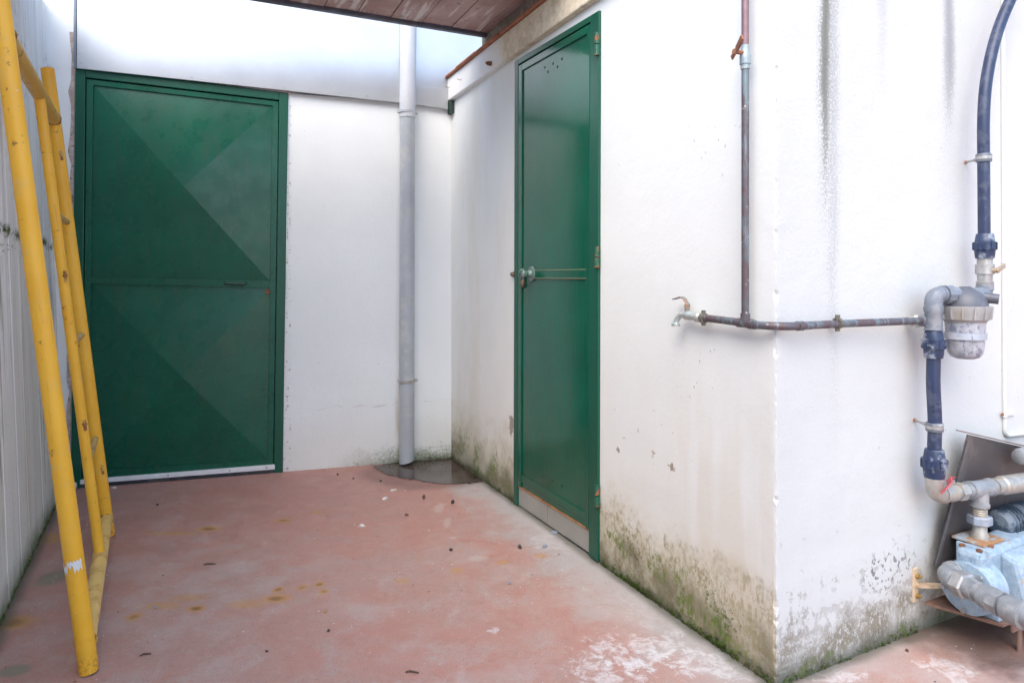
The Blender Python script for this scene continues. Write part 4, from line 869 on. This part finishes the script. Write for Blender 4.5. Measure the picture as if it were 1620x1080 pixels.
# shelf bracket fixed to wall
bk = thing('wall_bracket', F.at(.57, 0, .14), 'cream rusty steel bracket bolted to the wall beside the blue pump', 'bracket')
pu_, pz_ = F.uv(1449, 925, .004); bm = bmesh.new(); fbox(bm, F, pu_-.012, pu_+.012, -.003, .005, pz_-.05, pz_+.05); obj('plate', bm, CREAM, bk, bevel=.001)
bm = bmesh.new(); hexa(bm, [F.w(u, o, z) for o, du, dz in ((.005, 0, 0), (.012, .14, -.012)) for u, z in ((pu_-.006+du, pz_-.006+dz), (pu_+.016+du, pz_-.006+dz), (pu_+.016+du, pz_+.008+dz), (pu_-.006+du, pz_+.008+dz))])
bm.free(); bm = bmesh.new(); plate(bm, F.w(pu_-.004, .008, pz_+.002), F.w(pu_+.11, .05, pz_-.008), Z*.004, F.n*.012); obj('arm', bm, CREAM, bk)
for dz in (.028, -.03):
    bm = bmesh.new(); bolt(bm, F.w(pu_+.002, .005, pz_+dz), F.n, .0075, .008); lathe(bm, F.w(pu_+.002, .013, pz_+dz), F.n, [(0, .004), (.006, .004)], 8); obj('bolt', bm, plain('brassy_bolt', (.42, .27, .08), .5, .5), bk)
# shelf
sh = thing('pump_shelf', F.at(.9, .1, .08), 'rusty steel plate shelf carrying the blue pump', 'shelf')
bm = bmesh.new(); hexa(bm, [F.w(u, o, z) for z in (.088, .096) for u, o in ((.60, .02), (1.6, .02), (1.6, .22), (.66, .20))]); obj('shelf_plate', bm, RUSTPLATE, sh)
bm = bmesh.new(); fbox(bm, F, .70, 1.6, .20, .206, .066, .0875); fbox(bm, F, .70, 1.6, .17, .2, .082, .0875); obj('front_angle', bm, RUSTPLATE, sh)
for u in (.74, 1.3):
    bm = bmesh.new(); fbox(bm, F, u, u+.02, .196, .2, -.002, .082); obj('leg', bm, RUSTPLATE, sh)
for u in (.66, .92):
    bm = bmesh.new(); fbox(bm, F, u, u+.03, .06, .19, .0965, .12); obj('pump_foot', bm, BLUEP, pm, bevel=.003)
# cover sheet leaning behind the pump
cv = thing('cover_sheet', F.at(.9, .05, .19), 'brown grey metal sheet standing against the wall behind the pump', 'metal sheet')
tl, bl_ = F.p(1531, 687, .055), F.p(1478, 893, .03); tr = F.p(1640, 712, .055); tr = tl+(tr-tl)*5
br = bl_+F.t*1.2; bm = bmesh.new()
nn = F.n*.003; hexa(bm, [bl_-nn, br-nn, br+nn, bl_+nn, tl-nn, tr-nn, tr+nn, tl+nn]); obj('sheet', bm, COVER, cv)
bm = bmesh.new(); e0 = F.p(1513, 681, .055); d_ = (tr-tl).normalized(); hexa(bm, [e0-nn*.6, tr-nn*3+Z*.004, tr+F.n*.03+Z*.004, e0+F.n*.004, e0-nn*.6+Z*.003, tr-nn*3+Z*.008, tr+F.n*.03+Z*.008, e0+F.n*.004+Z*.003]); obj('folded_lip', bm, RUSTPLATE, cv)
bm = bmesh.new(); fo = (bl_-tl); hexa(bm, [tl-nn+fo*.05-F.t*.0, tl-nn+fo*.05+F.t*.012, tl+nn*1.6+fo*.05+F.t*.012, tl+nn*1.6+fo*.05, bl_-nn, bl_-nn+F.t*.014, bl_+nn*1.6+F.t*.014, bl_+nn*1.6]); obj('side_fold', bm, plain('pale_fold', (.12, .115, .12), .45, .2), cv)

# white conduit on the wall
cn = thing('white_conduit', F.at(F.uv(1592, 500, .012)[0], 0), 'thin white painted conduit running down the wall right of the filter', 'conduit')
ct, ck, ce = F.p(1590, -60, .012), F.p(1593, 690, .012), F.p(1660, 706, .012)
bm = bmesh.new(); dn = (ck-ct).normalized(); ce = ck+F.t*.5-Z*.02; ct -= F.n*.007; ck -= F.n*.007; ce -= F.n*.007; tube(bm, [ct, ck-dn*.03]+arc(ck-dn*.025, ck, ck+(ce-ck).normalized()*.03, 6)+[ce], .0072, 12); obj('conduit_pipe', bm, WHITEP, cn, smooth=True)
bm = bmesh.new(); c_ = F.p(1592, 657, .012); lathe(bm, c_-Z*.006-F.n*.007, Z, [(0, .0074), (0, .0098), (.012, .0098), (.012, .0074)], 14, False); fbox(bm, F, F.uv(1585, 657)[0]-.008, F.uv(1600, 657)[0]+.008, 0, .006, c_.z-.005, c_.z+.005); o = obj('conduit_clip', bm, WHITEP, cn)
bm = bmesh.new(); bolt(bm, F.p(1585, 655, .006), F.n, .006, .004); obj('clip_screw', bm, RUST, o)

# ------------------------------------------------------------------ loose things on the floor
def stone_mesh(name, r, mat, flat=.6, seed=0):
    rnd = random.Random(seed); bm = bmesh.new(); bmesh.ops.create_icosphere(bm, subdivisions=2, radius=1)
    ax_ = [Vector((rnd.gauss(0, 1), rnd.gauss(0, 1), rnd.gauss(0, 1))).normalized() for _ in range(9)]; cut = [rnd.uniform(.6, .9) for _ in ax_]
    for v in bm.verts:
        for a, c in zip(ax_, cut):
            d = v.co.dot(a)
            if d > c: v.co -= a*(d-c)*.92
        v.co = Vector((v.co.x*r, v.co.y*r*.75, v.co.z*r*flat))
    zmin = min(v.co.z for v in bm.verts)
    for v in bm.verts: v.co.z -= zmin
    return bm
stones = [
 (534, 751, .012, STONE, 'small black stone by the wall left of the puddle'),
 (559, 757, .011, STONE, 'second small black stone left of the puddle, nearer the camera'),
 (602, 761, .013, STONE, 'dark stone just in front of the puddle left end'),
 (670.5, 789, .016, STONEB, 'brown stone in front of the puddle, tall and pointed'),
 (716, 796, .020, STONE, 'largest black stone lying in front of the puddle'),
 (643.5, 815, .015, STONEB, 'reddish brown stone alone on the mid floor'),
 (713, 870.5, .016, STONE, 'black stone in the middle of the red floor'),
 (822, 867, .018, STONE, 'black stone near the grey kick tiles of the narrow door'),
 (249, 799, .011, STONE, 'tiny dark stone in front of the wide door'),
 (246, 962, .011, STONEG, 'blue grey pebble between the rust marks'),
 (515, 968, .011, TAN, 'tan pebble on the front floor'),
 (806, 923, .012, STONEG, 'pale blue grey pebble on the pink floor right of centre'),
 (520, 998, .009, STONE, 'small black pebble on the front floor'),
 (1435, 1030, .010, STONEB, 'brown pebble on the floor below the filter wall'),
 (422, 1030, .009, STONE, 'dark pebble at front left near the yellow frame foot'),
]
for i, (px, py, r, mt, lb) in enumerate(stones):
    p = floor_at(px, py); bm = stone_mesh('stone', r*.64, mt, random.uniform(.55, .8), i)
    o = obj('stone', bm, mt, smooth=False); o.location = (p.x, p.y, -.001); o.rotation_euler = (0, 0, random.uniform(0, 6)); tag(o, lb, 'stone', 'loose stones on the floor')
    if 'tall' in lb: o.scale = (1, 1, 1.6)
def flake_mesh(r, th, seed):
    rnd = random.Random(seed); n = rnd.randint(5, 7); bm = bmesh.new(); pts = [(r*rnd.uniform(.6, 1.1)*math.cos(2*math.pi*k/n), r*.6*rnd.uniform(.6, 1.1)*math.sin(2*math.pi*k/n)) for k in range(n)]
    a = [bm.verts.new((x, y, .001)) for x, y in pts]; b = [bm.verts.new((x*.9, y*.9, th+rnd.uniform(0, th*.7))) for x, y in pts]
    bm.faces.new(a); bm.faces.new(b)
    for k in range(n): bm.faces.new((a[k], a[(k+1) % n], b[(k+1) % n], b[k]))
    return bm
flakes = [(622, 776, .02, PALE, 'white plaster flake nearest the puddle'), (609, 789, .024, PALE, 'larger white plaster flake in front of the puddle'), (877, 843, .022, STONEG, 'dark grey slate chip lying against the kick tiles'), (862, 865, .017, STONEG, 'blue grey chip out from the kick tiles'), (572, 832, .02, PALE, 'pale flat flake on the mid floor'), (181, 772, .018, PALE, 'white chip lying below the wide door weather strip')]
for i, (px, py, r, mt, lb) in enumerate(flakes):
    p = floor_at(px, py); o = obj('flake', flake_mesh(r, .005, i), mt); o.location = (p.x, p.y, 0); o.rotation_euler = (0, 0, random.uniform(0, 3)); tag(o, lb, 'flake', 'plaster and slate chips on the floor')
for px, py, l, a, lb in ((332, 893, .022, .2, 'short dark twig on the floor left of centre'), (652, 1064, .018, 0, 'short brown twig at the front edge of the floor'), (230, 1036, .014, .5, 'tiny dark twig beside the yellow frame foot')):
    p = floor_at(px, py); bm = bmesh.new(); tube(bm, [Vector((-l, 0, .003)), Vector((-l*.3, .003, .004)), Vector((l*.4, .001, .003)), Vector((l, -.003, .003))], [.0018, .0025, .0022, .0015], 6); o = obj('twig', bm, WOODY); o.location = (p.x, p.y, 0); o.rotation_euler = (0, 0, a); tag(o, lb, 'twig', 'twigs on the floor')
# fine grit : uncountable
def grit(name, mat, n, lab, r0, r1, seed):
    rnd = random.Random(seed); bm = bmesh.new()
    for _ in range(n):
        for _t in range(20):
            x, y = rnd.uniform(-1.9, 1.6), rnd.uniform(1.45, 3.95); p = Vector((x, y, 0))
            if (p-D.o).dot(D.n) > .03 and (p-L.o).dot(L.n) > .03 and (p-B.o).dot(B.n) > .04: break
            if (p-F.o).dot(F.n) > .03 and (p-D.o).dot(D.n) < 0: break
        else: continue
        r = rnd.uniform(r0, r1)*(1 if rnd.random() < .85 else 1.8); k = rnd.uniform(0, 6)
        pts = [p+Vector((math.cos(k+a)*r*rnd.uniform(.6, 1.2), math.sin(k+a)*r*rnd.uniform(.5, 1), 0)) for a in (0, 1.6, 3.1, 4.7)]
        v = [bm.verts.new(q+Vector((0, 0, .0005))) for q in pts]; t = bm.verts.new(p+Vector((0, 0, r*rnd.uniform(.5, 1))))
        for i in range(4): bm.faces.new((v[i], v[(i+1) % 4], t))
    return tag(obj(name, bm, mat), lab, 'grit', kind='stuff')
grit('pale_grit', PALE, 420, 'scattered specks of white grit on the red floor', .0010, .0026, 3)
grit('dark_grit', STONE, 380, 'scattered specks of dark grit on the red floor', .0009, .0024, 4)
# moss and crumbs at the foot of the walls : uncountable
def moss():
    rnd = random.Random(9); bm = bmesh.new()
    def tuft(fr, u, z, off, s):
        for _ in range(rnd.randint(3, 6)):
            p = fr.w(u+rnd.gauss(0, s*.8), off+rnd.uniform(0, s*.5), max(.0, z+rnd.gauss(0, s*.5))); d = Vector((rnd.gauss(0, 1), rnd.gauss(0, 1), rnd.uniform(.2, 1.2))).normalized()*s*rnd.uniform(.5, 1.2)+fr.n*s*.3
            x, y = basis(d); wv = x*s*.32
            bm.faces.new([bm.verts.new(q) for q in (p-wv, p+wv, p+d*.6+wv*.8, p+d, p+d*.6-wv*.8)])
    for _ in range(520):
        u = rnd.choice((rnd.uniform(.0, .9), rnd.gauss(.28, .14), rnd.gauss(.62, .07), rnd.uniform(1.6, 2.45))); z = abs(rnd.gauss(0, .012))
        if .83 < u < 1.59 or u < .01: continue
        tuft(D, u, z, .0, rnd.uniform(.003, .007))
    for c in ((.62, .12), (.66, .15), (.20, .11), (.24, .13), (.16, .09), (.27, .16)):
        for _ in range(26): tuft(D, c[0]+rnd.gauss(0, .022), c[1]+rnd.gauss(0, .022), .0, rnd.uniform(.002, .0045))
    for _ in range(200): tuft(F, rnd.uniform(.01, .6), abs(rnd.gauss(0, .010)), 0, rnd.uniform(.002, .006))
    for _ in range(170): tuft(B, abs(rnd.gauss(0, .25)), abs(rnd.gauss(0, .012)), 0, rnd.uniform(.003, .007))
    for _ in range(260): tuft(L, rnd.uniform(-.3, 1.4), abs(rnd.gauss(0, .008)), 0, rnd.uniform(.003, .006))
    for _ in range(120):
        u = rnd.uniform(-.1, 1.25); tuft(L, u, 1.21+rnd.choice((0, .0, -.05))+rnd.gauss(0, .012), -LEAN*1.21, rnd.uniform(.003, .007))
    return tag(obj('moss', bm, MOSS), 'green moss growing along the foot of the walls', 'moss', kind='stuff')
moss()
for o in scene.objects:
    if '_m' in o: del o['_m']
